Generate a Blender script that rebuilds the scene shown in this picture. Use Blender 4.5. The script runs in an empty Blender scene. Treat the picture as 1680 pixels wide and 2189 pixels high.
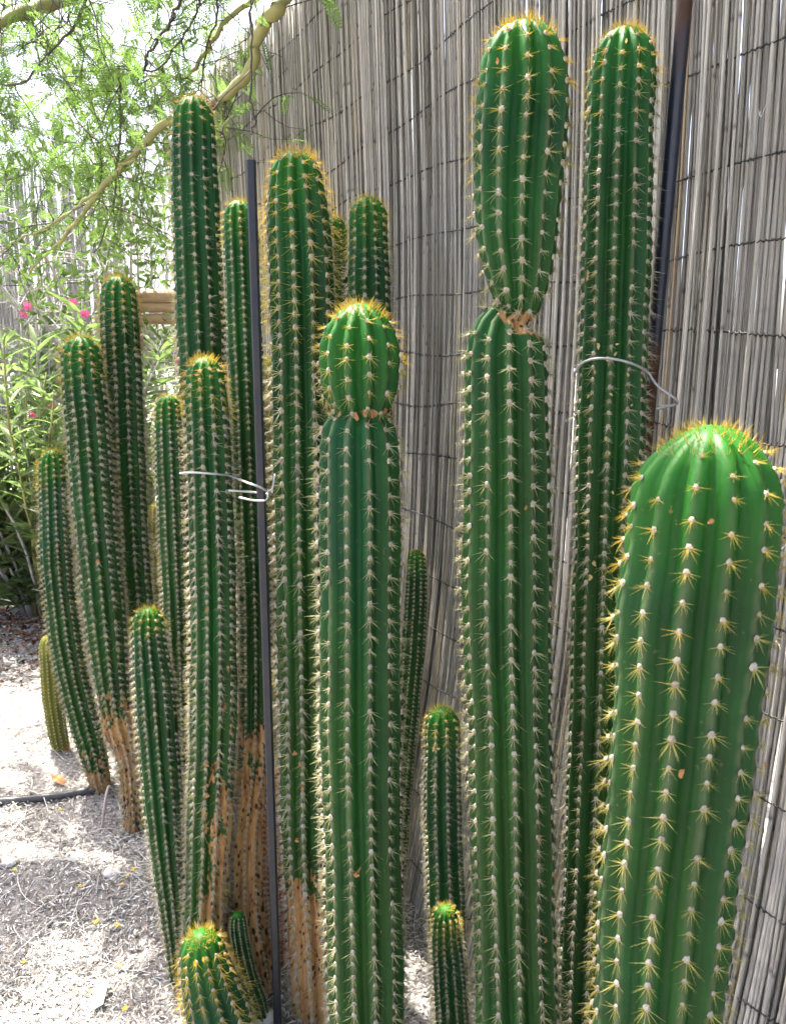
import bpy, math, random
import numpy as np
from mathutils import Vector, Matrix

random.seed(7)
rng = np.random.default_rng(11)
scene = bpy.context.scene
col = scene.collection

# ------------------------------------------------------------------ camera
CAM_H = 1.3
PITCH = math.radians(10.5)
FV = 1752.0            # focal length in units of a 1680 x 2189 picture
CX, CY = 840.0, 1094.5
cam_data = bpy.data.cameras.new("camera")
cam = bpy.data.objects.new("camera", cam_data)
col.objects.link(cam)
cam.location = (0, 0, CAM_H)
cam.rotation_euler = (math.pi / 2 - PITCH, 0, 0)
cam_data.sensor_fit = 'VERTICAL'
cam_data.sensor_height = 24.0
cam_data.lens = 24.0 * FV / 2189.0
cam_data.clip_start = 0.02
cam_data.clip_end = 500
cam_data.dof.use_dof = True
cam_data.dof.focus_distance = 1.6
cam_data.dof.aperture_fstop = 10.0
scene.camera = cam

# ------------------------------------------------------------------ sky, sun, exposure
SUN_AZ = math.atan2(-0.62, 0.78)
SUN_EL = math.radians(67)
world = bpy.data.worlds.new("World")
scene.world = world
world.use_nodes = True
wn = world.node_tree
bg = wn.nodes["Background"]
sky = wn.nodes.new("ShaderNodeTexSky")
sky.sky_type = 'NISHITA'
sky.sun_disc = False
sky.sun_elevation = SUN_EL
sky.sun_rotation = SUN_AZ
sky.dust_density = 6.0
sky.air_density = 0.75
sky.ozone_density = 1.0
wn.links.new(sky.outputs[0], bg.inputs[0])
bg.inputs[1].default_value = 0.15
sun_data = bpy.data.lights.new("sun", 'SUN')
sun_data.energy = 5.0
sun_data.angle = math.radians(0.53)
sun_data.color = (1.0, 0.95, 0.87)
sun = bpy.data.objects.new("sun", sun_data)
col.objects.link(sun)
to_sun = Vector((math.cos(SUN_EL) * math.sin(SUN_AZ), math.cos(SUN_EL) * math.cos(SUN_AZ), math.sin(SUN_EL)))
sun.rotation_euler = to_sun.to_track_quat('Z', 'Y').to_euler()
sun.location = to_sun * 20
scene.view_settings.view_transform = 'Standard'
scene.view_settings.look = 'None'
scene.view_settings.gamma = 1.0
scene.view_settings.exposure = 2.3
scene.render.engine = 'CYCLES'
scene.cycles.max_bounces = 5
scene.cycles.diffuse_bounces = 3
scene.cycles.glossy_bounces = 2
scene.cycles.transmission_bounces = 3
scene.cycles.caustics_reflective = False
scene.cycles.caustics_refractive = False
scene.cycles.use_adaptive_sampling = True
scene.cycles.adaptive_threshold = 0.05
scene.cycles.adaptive_min_samples = 16
scene.cycles.use_light_tree = False
scene.cycles.use_denoising = True

# ------------------------------------------------------------------ geometry helpers
CP, SP = math.cos(PITCH), math.sin(PITCH)


def at(px, py, Y):
    """a point of the place at depth Y (metres in front of the camera), and its slant depth"""
    u = (px - CX) / FV
    v = (py - CY) / FV
    d = np.array([u, CP - v * SP, -SP - v * CP])
    t = Y / d[1]
    return np.array([0, 0, CAM_H]) + t * d, t


def ground_z(x, y):
    """low mounds of the planting bed"""
    z = 0.022 * np.sin(2.1 * x + 1.3) * np.sin(1.7 * y + 0.4) + 0.014 * np.sin(5.3 * x - 2.2 * y + 0.7)
    z = z + 0.010 * np.sin(9.1 * x + 6.3 * y) * np.sin(7.7 * y - 3.1 * x + 1.0)
    ridge = 0.045 * np.exp(-((y - 1.83 - 0.06 * np.sin(5 * x)) / 0.09) ** 2) * (1 / (1 + np.exp((x + 0.42) * 16)))
    fade = np.exp(-((x / 6.0) ** 2 + ((y - 2) / 6.0) ** 2))
    return (z + ridge) * fade


def on_ground(px, py, lift=0.0):
    u = (px - CX) / FV
    v = (py - CY) / FV
    d = np.array([u, CP - v * SP, -SP - v * CP])
    t = CAM_H / -d[2]
    for _ in range(6):
        p = np.array([0, 0, CAM_H]) + t * d
        t = (CAM_H - float(ground_z(p[0], p[1]))) / -d[2]
    p = np.array([0, 0, CAM_H]) + t * d
    p[2] = float(ground_z(p[0], p[1])) + lift
    return p


def project(P):
    r = np.asarray(P) - np.array([0, 0, CAM_H])
    depth = r[..., 1] * CP - r[..., 2] * SP
    up = r[..., 1] * SP + r[..., 2] * CP
    return CX + FV * r[..., 0] / depth, CY - FV * up / depth, depth


class MB:
    """collects vertices, faces and a tone per vertex; build() links them as one mesh object"""

    def __init__(self):
        self.V, self.F, self.M, self.T = [], [], [], []
        self.n = 0

    def add(self, V, F, mat=0, tone=None):
        V = np.asarray(V, dtype=np.float64)
        F = np.asarray(F, dtype=np.int64)
        self.V.append(V)
        self.F.append(F + self.n)
        self.M.append(np.full(len(F), mat) if np.isscalar(mat) else np.asarray(mat))
        self.T.append(np.full(len(V), random.random() if tone is None else tone) if tone is None or np.isscalar(tone) else np.asarray(tone))
        self.n += len(V)

    def mesh(self, name, mats, smooth=True, attrs=None):
        me = bpy.data.meshes.new(name)
        if self.n:
            V = np.concatenate(self.V)
            me.vertices.add(len(V))
            me.vertices.foreach_set("co", V.ravel())
            loops = np.concatenate([f.ravel() for f in self.F])
            tot = np.concatenate([np.full(len(f), f.shape[1]) for f in self.F])
            start = np.concatenate([[0], np.cumsum(tot)[:-1]])
            me.loops.add(len(loops))
            me.loops.foreach_set("vertex_index", loops.astype(np.int32))
            me.polygons.add(len(tot))
            me.polygons.foreach_set("loop_start", start.astype(np.int32))
            me.polygons.foreach_set("material_index", np.concatenate(self.M).astype(np.int32))
            me.polygons.foreach_set("use_smooth", np.full(len(tot), smooth))
            a = me.attributes.new("tone", 'FLOAT', 'POINT')
            a.data.foreach_set("value", np.concatenate(self.T).astype(np.float32))
            if attrs:
                for k, arr in attrs.items():
                    a = me.attributes.new(k, 'FLOAT', 'POINT')
                    a.data.foreach_set("value", np.asarray(arr, dtype=np.float32))
            me.update(calc_edges=True)
        for m in (mats if isinstance(mats, (list, tuple)) else [mats]):
            me.materials.append(m)
        return me

    def build(self, name, mats, parent=None, smooth=True, attrs=None, kind=None):
        return link(name, self.mesh(name, mats, smooth, attrs), parent, kind)


def link(name, me, parent=None, kind=None):
    o = bpy.data.objects.new(name, me)
    col.objects.link(o)
    if parent is not None:
        o.parent = parent
        o.matrix_parent_inverse = Matrix.Translation(-parent.location) if parent.type == 'EMPTY' else Matrix()
    if kind:
        o["kind"] = kind
    return o


def thing(name, label, cat, loc, group=None):
    o = bpy.data.objects.new(name, None)
    o.empty_display_size = 0.05
    col.objects.link(o)
    o.location = loc
    tag(o, label, cat, group)
    return o


def tag(o, label, cat, group=None):
    o["label"] = label
    o["category"] = cat
    if group:
        o["group"] = group
    return o


def origin_to(o, p):
    """move a mesh object's origin to p, keeping its geometry in place"""
    o.data.transform(Matrix.Translation(-Vector(p)))
    o.location = Vector(p)


def spline(P, n):
    """Catmull-Rom through the points of P (m, k), n samples"""
    P = np.asarray(P, dtype=float)
    Q = np.vstack([2 * P[0] - P[1], P, 2 * P[-1] - P[-2]])
    t = np.linspace(0, len(P) - 1 - 1e-9, n)
    i = t.astype(int)
    f = (t - i)[:, None]
    a, b, c, d = Q[i], Q[i + 1], Q[i + 2], Q[i + 3]
    return 0.5 * (2 * b + (c - a) * f + (2 * a - 5 * b + 4 * c - d) * f ** 2 + (3 * b - a - 3 * c + d) * f ** 3)


def tube_arrays(path, radii, sides=6, cap=True, flat=1.0):
    path = np.asarray(path, float)
    m = len(path)
    radii = np.broadcast_to(np.asarray(radii, float), (m,))
    T = np.gradient(path, axis=0)
    T /= np.linalg.norm(T, axis=1)[:, None] + 1e-12
    ref = np.array([0.13, 0.31, 0.94]) if abs(T[:, 2]).mean() < 0.75 else np.array([1.0, 0.1, 0.05])
    A = np.cross(T, ref)
    A /= np.linalg.norm(A, axis=1)[:, None] + 1e-12
    B = np.cross(T, A)
    ang = np.arange(sides) * 2 * math.pi / sides
    V = path[:, None] + radii[:, None, None] * (np.cos(ang)[None, :, None] * A[:, None] + flat * np.sin(ang)[None, :, None] * B[:, None])
    V = V.reshape(-1, 3)
    i = np.arange(m - 1)[:, None] * sides
    j = np.arange(sides)[None]
    j2 = (j + 1) % sides
    F = np.stack([i + j, i + j2, i + sides + j2, i + sides + j], -1).reshape(-1, 4)
    return V, F


def add_tube(mb, path, radii, sides=6, mat=0, tone=None, cap=True):
    V, F = tube_arrays(path, radii, sides)
    tone = random.random() if tone is None else tone
    if cap:
        m = len(path)
        C = np.array([path[0], path[-1]])
        n = len(V)
        V = np.vstack([V, C])
        j = np.arange(sides)
        k = (j + 1) % sides
        cap0 = np.stack([k, j, np.full(sides, n)], -1)
        cap1 = np.stack([(m - 1) * sides + j, (m - 1) * sides + k, np.full(sides, n + 1)], -1)
        mb.add(V, F, mat, tone)
        base = mb.n - len(V)
        for cf in (cap0, cap1):
            mb.F.append(cf + base)
            mb.M.append(np.full(len(cf), mat))
    else:
        mb.add(V, F, mat, tone)


# ------------------------------------------------------------------ materials
def new_mat(name):
    m = bpy.data.materials.new(name)
    m.use_nodes = True
    nt = m.node_tree
    for n in list(nt.nodes):
        nt.nodes.remove(n)
    return m, nt


class G:
    def __init__(self, name):
        self.m, self.t = new_mat(name)
        self.out = self.n("ShaderNodeOutputMaterial")

    def n(self, kind, **kw):
        nd = self.t.nodes.new(kind)
        for k, v in kw.items():
            setattr(nd, k, v)
        return nd

    def l(self, a, b):
        self.t.links.new(a, b)

    def set(self, sock, v):
        if hasattr(v, "is_output") or hasattr(v, "links"):
            self.l(v, sock)
        else:
            sock.default_value = v

    def attr(self, name):
        return self.n("ShaderNodeAttribute", attribute_name=name).outputs["Fac"]

    def coord(self, which="Object"):
        return self.n("ShaderNodeTexCoord").outputs[which]

    def noise(self, scale, detail=3, rough=0.55, vec=None, dims='3D'):
        nd = self.n("ShaderNodeTexNoise")
        nd.inputs["Scale"].default_value = scale
        nd.inputs["Detail"].default_value = detail
        nd.inputs["Roughness"].default_value = rough
        if vec is not None:
            self.l(vec, nd.inputs["Vector"])
        return nd.outputs["Fac"]

    def voro(self, scale, vec=None, feature='F1'):
        nd = self.n("ShaderNodeTexVoronoi", feature=feature)
        nd.inputs["Scale"].default_value = scale
        if vec is not None:
            self.l(vec, nd.inputs["Vector"])
        return nd.outputs["Distance"]

    def mapping(self, vec, scale):
        nd = self.n("ShaderNodeMapping")
        nd.inputs["Scale"].default_value = scale
        self.l(vec, nd.inputs["Vector"])
        return nd.outputs[0]

    def ramp(self, fac, stops):
        nd = self.n("ShaderNodeValToRGB")
        cr = nd.color_ramp
        while len(cr.elements) < len(stops):
            cr.elements.new(0.5)
        for e, (p, c) in zip(cr.elements, stops):
            e.position = p
            e.color = (c if len(c) == 4 else (*c, 1)) if not np.isscalar(c) else (c, c, c, 1)
        self.set(nd.inputs[0], fac)
        return nd.outputs[0]

    def mix(self, fac, a, b, mode='MIX'):
        nd = self.n("ShaderNodeMix", data_type='RGBA', blend_type=mode)
        self.set(nd.inputs[0], fac)
        for s, v in ((nd.inputs[6], a), (nd.inputs[7], b)):
            self.set(s, (*v, 1) if isinstance(v, tuple) and len(v) == 3 else v)
        return nd.outputs[2]

    def math(self, op, a, b=0.0, clamp=False):
        nd = self.n("ShaderNodeMath", operation=op, use_clamp=clamp)
        self.set(nd.inputs[0], a)
        self.set(nd.inputs[1], b)
        return nd.outputs[0]

    def bump(self, h, strength=0.4, dist=0.002):
        nd = self.n("ShaderNodeBump")
        nd.inputs["Strength"].default_value = strength
        nd.inputs["Distance"].default_value = dist
        self.l(h, nd.inputs["Height"])
        return nd.outputs[0]

    def surf(self, color, rough=0.6, normal=None, spec=0.5, metal=0.0, coat=0.0, translucent=None):
        if spec == 0:
            p = self.n("ShaderNodeBsdfDiffuse")
            self.set(p.inputs["Color"], (*color, 1) if isinstance(color, tuple) else color)
        else:
            p = self.n("ShaderNodeBsdfPrincipled")
            self.set(p.inputs["Base Color"], (*color, 1) if isinstance(color, tuple) else color)
            self.set(p.inputs["Roughness"], rough)
            self.set(p.inputs["Specular IOR Level"], spec)
            self.set(p.inputs["Metallic"], metal)
        if normal is not None:
            self.l(normal, p.inputs["Normal"])
        sh = p.outputs[0]
        if translucent:
            fac, tc = translucent
            tr = self.n("ShaderNodeBsdfTranslucent")
            self.set(tr.inputs[0], (*tc, 1) if isinstance(tc, tuple) else tc)
            mx = self.n("ShaderNodeMixShader")
            self.set(mx.inputs[0], fac)
            self.l(sh, mx.inputs[1])
            self.l(tr.outputs[0], mx.inputs[2])
            sh = mx.outputs[0]
        self.l(sh, self.out.inputs[0])
        return self.m


def cactus_material(name, dark, mid, tipc, yellow=0.0):
    g = G(name)
    co = g.coord()
    rnd = g.n("ShaderNodeObjectInfo").outputs["Random"]
    n1 = g.noise(9, 4, 0.6, co)
    n2 = g.noise(60, 3, 0.6, co)
    body = g.mix(g.ramp(n1, [(0.35, 0.0), (0.68, 1.0)]), dark, mid)
    # bluish bloom on young skin, olive tired skin lower down, dust and small scabs
    n4 = g.noise(4, 3, 0.6, g.mapping(co, (2.5, 2.5, 0.8)))
    body = g.mix(g.math('MULTIPLY', g.ramp(n4, [(0.42, 0.0), (0.66, 0.6)]), g.math('SUBTRACT', 1.0, g.attr("age"))), body, (0.010, 0.075, 0.040))
    body = g.mix(g.math('MULTIPLY', g.ramp(n4, [(0.36, 1.0), (0.62, 0.25)]), g.math('MULTIPLY', g.attr("age"), 0.55)), body, (0.030, 0.082, 0.011))
    body = g.mix(g.math('MULTIPLY', g.attr("tip"), 0.85), body, tipc)
    scab = g.noise(130, 2, 0.6, co)
    body = g.mix(g.ramp(scab, [(0.69, 0.0), (0.74, 0.7)]), body, (0.14, 0.115, 0.055))
    # pale skin line along the crest of each rib, stronger on old growth
    rib = g.math('MULTIPLY', g.ramp(g.attr("rib"), [(0.86, 0.0), (0.985, 1.0)]), g.math('SUBTRACT', 0.62, g.math('MULTIPLY', g.attr("tip"), 0.6)))
    body = g.mix(rib, body, (0.12, 0.145, 0.07))
    body = g.mix(g.math('MULTIPLY', n2, 0.35), body, tuple(c * 0.55 for c in dark))
    # cork
    cn = g.noise(26, 5, 0.68, g.mapping(co, (1.3, 1.3, 0.7)))
    ck = g.math('ADD', g.attr("cork"), g.math('MULTIPLY', g.math('SUBTRACT', cn, 0.5), 2.4))
    ckm = g.ramp(ck, [(0.47, 0.0), (0.53, 1.0)])
    grain = g.noise(30, 3, 0.7, g.mapping(co, (3, 3, 0.5)))
    corkc = g.ramp(grain, [(0.28, (0.14, 0.060, 0.024)), (0.45, (0.38, 0.20, 0.080)), (0.7, (0.54, 0.34, 0.15))])
    vd = g.math('ADD', g.voro(95, g.mapping(co, (1, 1, 0.55))), g.math('MULTIPLY', g.math('SUBTRACT', n1, 0.5), 1.1))
    spots = g.ramp(vd, [(0.22, 1.0), (0.38, 0.0)])
    corkc = g.mix(spots, corkc, (0.055, 0.026, 0.013))
    colr = g.mix(ckm, body, corkc)
    h = n2
    rough = g.math('ADD', 0.46, g.math('MULTIPLY', ckm, 0.4))
    return g.surf(colr, rough, g.bump(h, 0.35, 0.002), spec=0.2)


M = {}
M['cactus'] = cactus_material("cactus_skin", (0.0048, 0.042, 0.0070), (0.0100, 0.086, 0.0120), (0.024, 0.160, 0.009))
M['cactus_yellow_and_lit'] = cactus_material("cactus_skin_yellow_and_lit", (0.16, 0.15, 0.018), (0.26, 0.24, 0.03), (0.32, 0.33, 0.04))  # own yellow of some stems; on bright_behind it paints sunlight in
g = G("dead_cactus_skin")
co = g.coord()
gr = g.noise(26, 5, 0.7, g.mapping(co, (3, 3, 0.5)))
c = g.ramp(gr, [(0.25, (0.09, 0.025, 0.012)), (0.5, (0.36, 0.105, 0.040)), (0.8, (0.50, 0.22, 0.095))])
M['dead'] = g.surf(g.mix(g.ramp(g.voro(80, co), [(0.2, 1.0), (0.33, 0.0)]), c, (0.04, 0.018, 0.01)), 0.8, g.bump(gr, 0.6, 0.004))


def spine_mat(name, c0, c1, tr):
    g = G(name)
    r = g.n("ShaderNodeObjectInfo").outputs["Random"]
    f = g.math('FRACT', g.math('ADD', r, g.attr("tone")))
    c = g.mix(f, c0, c1)
    return g.surf(c, spec=0, translucent=(tr, c))


M['spine_gold'] = spine_mat("golden_spine", (0.55, 0.42, 0.08), (0.72, 0.58, 0.18), 0.55)
M['spine_olive'] = spine_mat("olive_gold_spine", (0.46, 0.41, 0.12), (0.62, 0.55, 0.22), 0.55)
M['spine_pale'] = spine_mat("pale_spine", (0.42, 0.40, 0.21), (0.60, 0.56, 0.37), 0.5)
M['spine_grey'] = spine_mat("grey_spine", (0.38, 0.34, 0.26), (0.62, 0.57, 0.46), 0.4)
g = G("areole_wool")
M['wool'] = g.surf(g.mix(g.n('ShaderNodeObjectInfo').outputs['Random'], (0.30, 0.25, 0.19), (0.46, 0.42, 0.36)), spec=0)

g = G("reed_skin")
co = g.coord()
r = g.math('FRACT', g.math('ADD', g.n("ShaderNodeObjectInfo").outputs["Random"], g.attr("tone")))
base = g.ramp(r, [(0.0, (0.21, 0.192, 0.168)), (0.3, (0.40, 0.371, 0.328)), (0.62, (0.56, 0.525, 0.468)), (0.965, (0.34, 0.312, 0.27)), (0.98, (0.55, 0.48, 0.30)), (1.0, (0.42, 0.29, 0.17))])
streak = g.noise(300, 2, 0.65, g.mapping(co, (1, 1, 0.03)))
blot = g.noise(14, 2, 0.6, co)
base = g.mix(g.ramp(streak, [(0.35, 0.35), (0.6, 0.0)]), base, (0.10, 0.092, 0.085))
base = g.mix(g.ramp(blot, [(0.5, 0.0), (0.75, 0.3)]), base, (0.13, 0.12, 0.11))
base = g.mix(g.math('MULTIPLY', g.attr("node"), 0.75), base, (0.045, 0.038, 0.034))
M['reed'] = g.surf(base, 0.6, spec=0.3)


def plain(name, c, rough=0.6, metal=0.0, spec=0.5, var=0.25, scale=40, translucent=None):
    g = G(name)
    n = g.noise(scale, 4, 0.6, g.coord())
    cc = g.mix(n, tuple(x * (1 - var) for x in c), tuple(min(1, x * (1 + var)) for x in c))
    return g.surf(cc, rough, g.bump(n, 0.15, 0.001), spec, metal, translucent=translucent)


g = G("pale_reed_skin")
M['reed_pale'] = g.surf(g.mix(g.math('MULTIPLY', g.attr("node"), 0.6), g.ramp(g.attr("tone"), [(0.0, (0.28, 0.27, 0.26)), (1.0, (0.50, 0.485, 0.465))]), (0.10, 0.09, 0.08)), spec=0)
M['wire_dark'] = plain("fence_wire", (0.035, 0.033, 0.035), 0.5, 0.6)
M['wire_tie'] = plain("galvanised_tie_wire", (0.42, 0.42, 0.43), 0.4, 0.6)
g = G("steel_stake")
n = g.noise(12, 5, 0.7, g.coord())
M['steel'] = g.surf(g.mix(g.ramp(n, [(0.45, 0.0), (0.65, 1.0)]), (0.020, 0.024, 0.034), (0.035, 0.032, 0.033)), 0.42, g.bump(g.noise(150, 3), 0.2, 0.001), metal=0.35)
g = G("rusty_pipe")
n = g.noise(7, 5, 0.65, g.mapping(g.coord(), (1, 1, 0.5)))
mk = g.ramp(n, [(0.48, 0.0), (0.58, 1.0)])
M['rusty'] = g.surf(g.mix(mk, (0.022, 0.030, 0.050), (0.070, 0.034, 0.020)), g.math('ADD', 0.28, g.math('MULTIPLY', mk, 0.45)), g.bump(g.noise(120, 3), 0.25, 0.001), metal=0.55)
M['white_pvc'] = plain("white_pipe", (0.72, 0.71, 0.69), 0.5, var=0.1)
M['hose'] = plain("black_hose", (0.06, 0.06, 0.062), 0.35, var=0.3)
M['hook'] = plain("grey_hook", (0.34, 0.28, 0.27), 0.5)
M['timber'] = plain("weathered_timber", (0.36, 0.24, 0.14), 0.7, var=0.5, scale=25)
g = G("green_bark")
n = g.noise(30, 5, 0.65, g.mapping(g.coord(), (1, 1, 1)))
sc_ = g.ramp(g.noise(11, 4, 0.6, g.coord()), [(0.60, 0.0), (0.66, 1.0)])
bark = g.mix(n, (0.20, 0.195, 0.06), (0.36, 0.34, 0.13))
M['bark'] = g.surf(g.mix(sc_, bark, (0.19, 0.12, 0.07)), 0.6, g.bump(n, 0.5, 0.003))
M['twig'] = plain("dark_twig", (0.075, 0.06, 0.052), 0.8, var=0.4)
M['dry_twig'] = plain("bleached_twig", (0.40, 0.38, 0.36), 0.8, var=0.3, spec=0)


def leaf_mat(name, c0, c1, tr, rough=0.45):
    g = G(name)
    r = g.math('FRACT', g.math('ADD', g.n("ShaderNodeObjectInfo").outputs["Random"], g.attr("tone")))
    c = g.mix(r, c0, c1)
    t = g.mix(0.5, c, (0.17, 0.32, 0.05))
    return g.surf(c, rough, spec=0.4 if rough < 0.4 else 0, translucent=(tr, t))


M['leaf'] = leaf_mat("feathery_leaf", (0.08, 0.135, 0.045), (0.16, 0.215, 0.075), 0.6)
M['oleander'] = leaf_mat("oleander_leaf", (0.12, 0.17, 0.07), (0.22, 0.27, 0.12), 0.5, 0.33)
M['shrub'] = leaf_mat("shrub_leaf", (0.06, 0.11, 0.035), (0.13, 0.18, 0.06), 0.35, 0.5)
M['petal'] = plain("pink_petal", (0.62, 0.14, 0.28), 0.6, translucent=(0.35, (0.7, 0.05, 0.2)))
M['yellow_petal'] = plain("yellow_petal", (0.75, 0.52, 0.03), 0.6, translucent=(0.3, (0.8, 0.6, 0.05)))
M['dry_leaf'] = plain("orange_dry_leaf", (0.42, 0.19, 0.07), 0.7, var=0.4, translucent=(0.3, (0.5, 0.25, 0.08)))
M['straw_leaf'] = plain("straw_dry_leaf", (0.60, 0.46, 0.20), 0.7, var=0.3, translucent=(0.3, (0.6, 0.45, 0.2)))
M['white_leaf'] = plain("bleached_leaf", (0.72, 0.69, 0.64), 0.7, var=0.15)
M['stone'] = plain("pale_stone", (0.55, 0.52, 0.49), 0.85, var=0.3)
g = G("litter_bits")
r = g.attr("tone")
M['litter'] = g.surf(g.ramp(r, [(0.0, (0.06, 0.053, 0.05)), (0.22, (0.26, 0.245, 0.23)), (0.5, (0.56, 0.545, 0.525)), (0.8, (0.74, 0.73, 0.71)), (0.95, (0.56, 0.48, 0.36)), (1.0, (0.32, 0.15, 0.07))]), spec=0)
g = G("brown_litter_bits")
M['brown_litter'] = g.surf(g.ramp(g.attr("tone"), [(0.0, (0.05, 0.022, 0.016)), (0.6, (0.16, 0.075, 0.05)), (1.0, (0.34, 0.19, 0.11))]), spec=0)
g = G("dry_soil")
co = g.coord()
n1 = g.noise(3.0, 6, 0.65, co)
n2 = g.noise(70, 5, 0.7, co)
n3 = g.noise(320, 3, 0.7, co)
c = g.mix(g.ramp(n1, [(0.35, 0.0), (0.7, 1.0)]), (0.24, 0.22, 0.20), (0.42, 0.395, 0.37))
c = g.mix(g.ramp(n2, [(0.35, 0.8), (0.55, 0.0)]), c, (0.06, 0.052, 0.047))
c = g.mix(g.ramp(n3, [(0.55, 0.0), (0.7, 0.7)]), c, (0.58, 0.55, 0.51))
M['soil'] = g.surf(c, 0.95, g.bump(g.math('ADD', n2, g.math('MULTIPLY', n3, 0.6)), 0.9, 0.012), spec=0.15)

# ------------------------------------------------------------------ ground and litter
xs = np.concatenate([np.linspace(-60, -4.2, 14), np.linspace(-4, 2, 171), np.linspace(2.2, 60, 14)])
ys = np.concatenate([np.linspace(-40, -0.2, 10), np.linspace(0, 6, 171), np.linspace(6.3, 120, 16)])
XX, YY = np.meshgrid(xs, ys)
V = np.stack([XX, YY, ground_z(XX, YY)], -1).reshape(-1, 3)
nx = len(xs)
i, j = np.meshgrid(np.arange(len(ys) - 1), np.arange(nx - 1), indexing='ij')
a = (i * nx + j).ravel()
mb = MB()
mb.add(V, np.stack([a, a + 1, a + nx + 1, a + nx], -1), 0, 0.0)
ground = mb.build("ground", M['soil'], kind="structure")


def scatter_bits(n, xr, yr, lr, wr, mat, name, label, cat, tonefn, keep=None):
    x = rng.uniform(*xr, n)
    y = rng.uniform(*yr, n)
    if keep is not None:
        k = keep(x, y)
        x, y = x[k], y[k]
        n = len(x)
    z = ground_z(x, y) + rng.uniform(0.001, 0.012, n) ** 1.0
    L = rng.uniform(*lr, n) * 0.5
    W = rng.uniform(*wr, n) * 0.5
    a = rng.uniform(0, 2 * math.pi, n)
    tilt = rng.normal(0, 0.33, n)
    roll = rng.normal(0, 0.5, n)
    ax = np.stack([np.cos(a) * np.cos(tilt), np.sin(a) * np.cos(tilt), np.sin(tilt)], -1)
    side = np.stack([-np.sin(a) * np.cos(roll), np.cos(a) * np.cos(roll), np.sin(roll)], -1)
    C = np.stack([x, y, z + np.abs(np.sin(tilt)) * L * 0.6], -1)
    curl = rng.uniform(-0.15, 0.4, n)[:, None] * L[:, None] * np.array([0, 0, 1.0])
    P = np.stack([C - ax * L[:, None] - curl, C - side * W[:, None], C + ax * L[:, None] - curl, C + side * W[:, None]], 1).reshape(-1, 3)
    F = np.arange(4 * n).reshape(-1, 4)
    F = np.concatenate([F[:, [0, 1, 2]], F[:, [0, 2, 3]]])
    mb = MB()
    mb.add(P, F, 0, np.repeat(tonefn(n), 4))
    o = mb.build(name, mat, smooth=False, kind="stuff")
    tag(o, label, cat)
    return o


def keep_main(x, y):
    xv, yv, _ = project(np.stack([x, y, np.zeros_like(x)], -1))
    return (xv > -150) & (xv < 1400) & (yv < 2300) & (y < 4.2) & (rng.random(len(x)) < np.clip(1.9 / y, 0, 1) ** 2.2 * np.clip(0.62 + 0.5 * np.sin(4.1 * x + 1.0 + 2 * np.sin(3 * y)) * np.sin(5.3 * y + 1.5 * np.sin(4 * x)), 0.45, 1))


scatter_bits(330000, (-2.2, 0.6), (1.1, 4.2), (0.006, 0.024), (0.0012, 0.0040), M['litter'], "leaf_litter",
             "pale dry leaflets and straw covering the ground", "leaf litter",
             lambda n: np.clip(rng.beta(1.4, 1.15, n), 0, 0.93 + 0.07 * (rng.random(n) < 0.03)), keep_main)


def keep_brown(x, y):
    d = ((x + 1.75) / 0.75) ** 2 + ((y - 3.85) / 0.45) ** 2
    return rng.random(len(x)) < np.exp(-d * 1.2)


scatter_bits(12000, (-3.0, -0.6), (2.9, 4.9), (0.015, 0.06), (0.006, 0.018), M['brown_litter'], "brown_leaf_litter",
             "dark reddish brown fallen leaves heaped under the oleander", "leaf litter", lambda n: rng.random(n), keep_brown)

mb = MB()
for k in range(430):
    for _ in range(20):
        x, y = rng.uniform(-1.7, 0.35), rng.uniform(1.25, 2.9)
        if keep_main(np.array([x]), np.array([y]))[0]:
            break
    a = rng.uniform(0, 6.28)
    L = rng.uniform(0.04, 0.16)
    bend = rng.normal(0, 0.9)
    p = []
    for s in np.linspace(0, 1, 6):
        p.append([x, y, float(ground_z(x, y)) + 0.006 + 0.012 * math.sin(math.pi * s) * rng.random()])
        x += math.cos(a) * L / 5
        y += math.sin(a) * L / 5
        a += bend / 5
    add_tube(mb, p, np.linspace(0.0015, 0.0006, 6), 3, tone=float(np.clip(rng.normal(0.65, 0.2), 0, 0.9)), cap=False)
o = mb.build("straw_litter", M['litter'], kind="stuff")
tag(o, "thin curved straw and fallen twigs lying over the leaf litter", "straw")

# ------------------------------------------------------------------ cacti
GOLD, PALE, GREY, OLIVE = 0, 1, 2, 4
SPINES = [M['spine_gold'], M['spine_pale'], M['spine_grey'], M['wool'], M['spine_olive']]


def cone_arrays(p, d, L, r):
    d = d / np.linalg.norm(d)
    a = np.cross(d, [0.3, 0.5, 0.8])
    a /= np.linalg.norm(a)
    b = np.cross(d, a)
    ang = np.array([0, 2.0944, 4.18879]) + random.random()
    base = p + r * (np.cos(ang)[:, None] * a + np.sin(ang)[:, None] * b)
    return np.vstack([base, p + d * L])


CONE_F = np.array([[0, 1, 3], [1, 2, 3], [2, 0, 3]])


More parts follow.
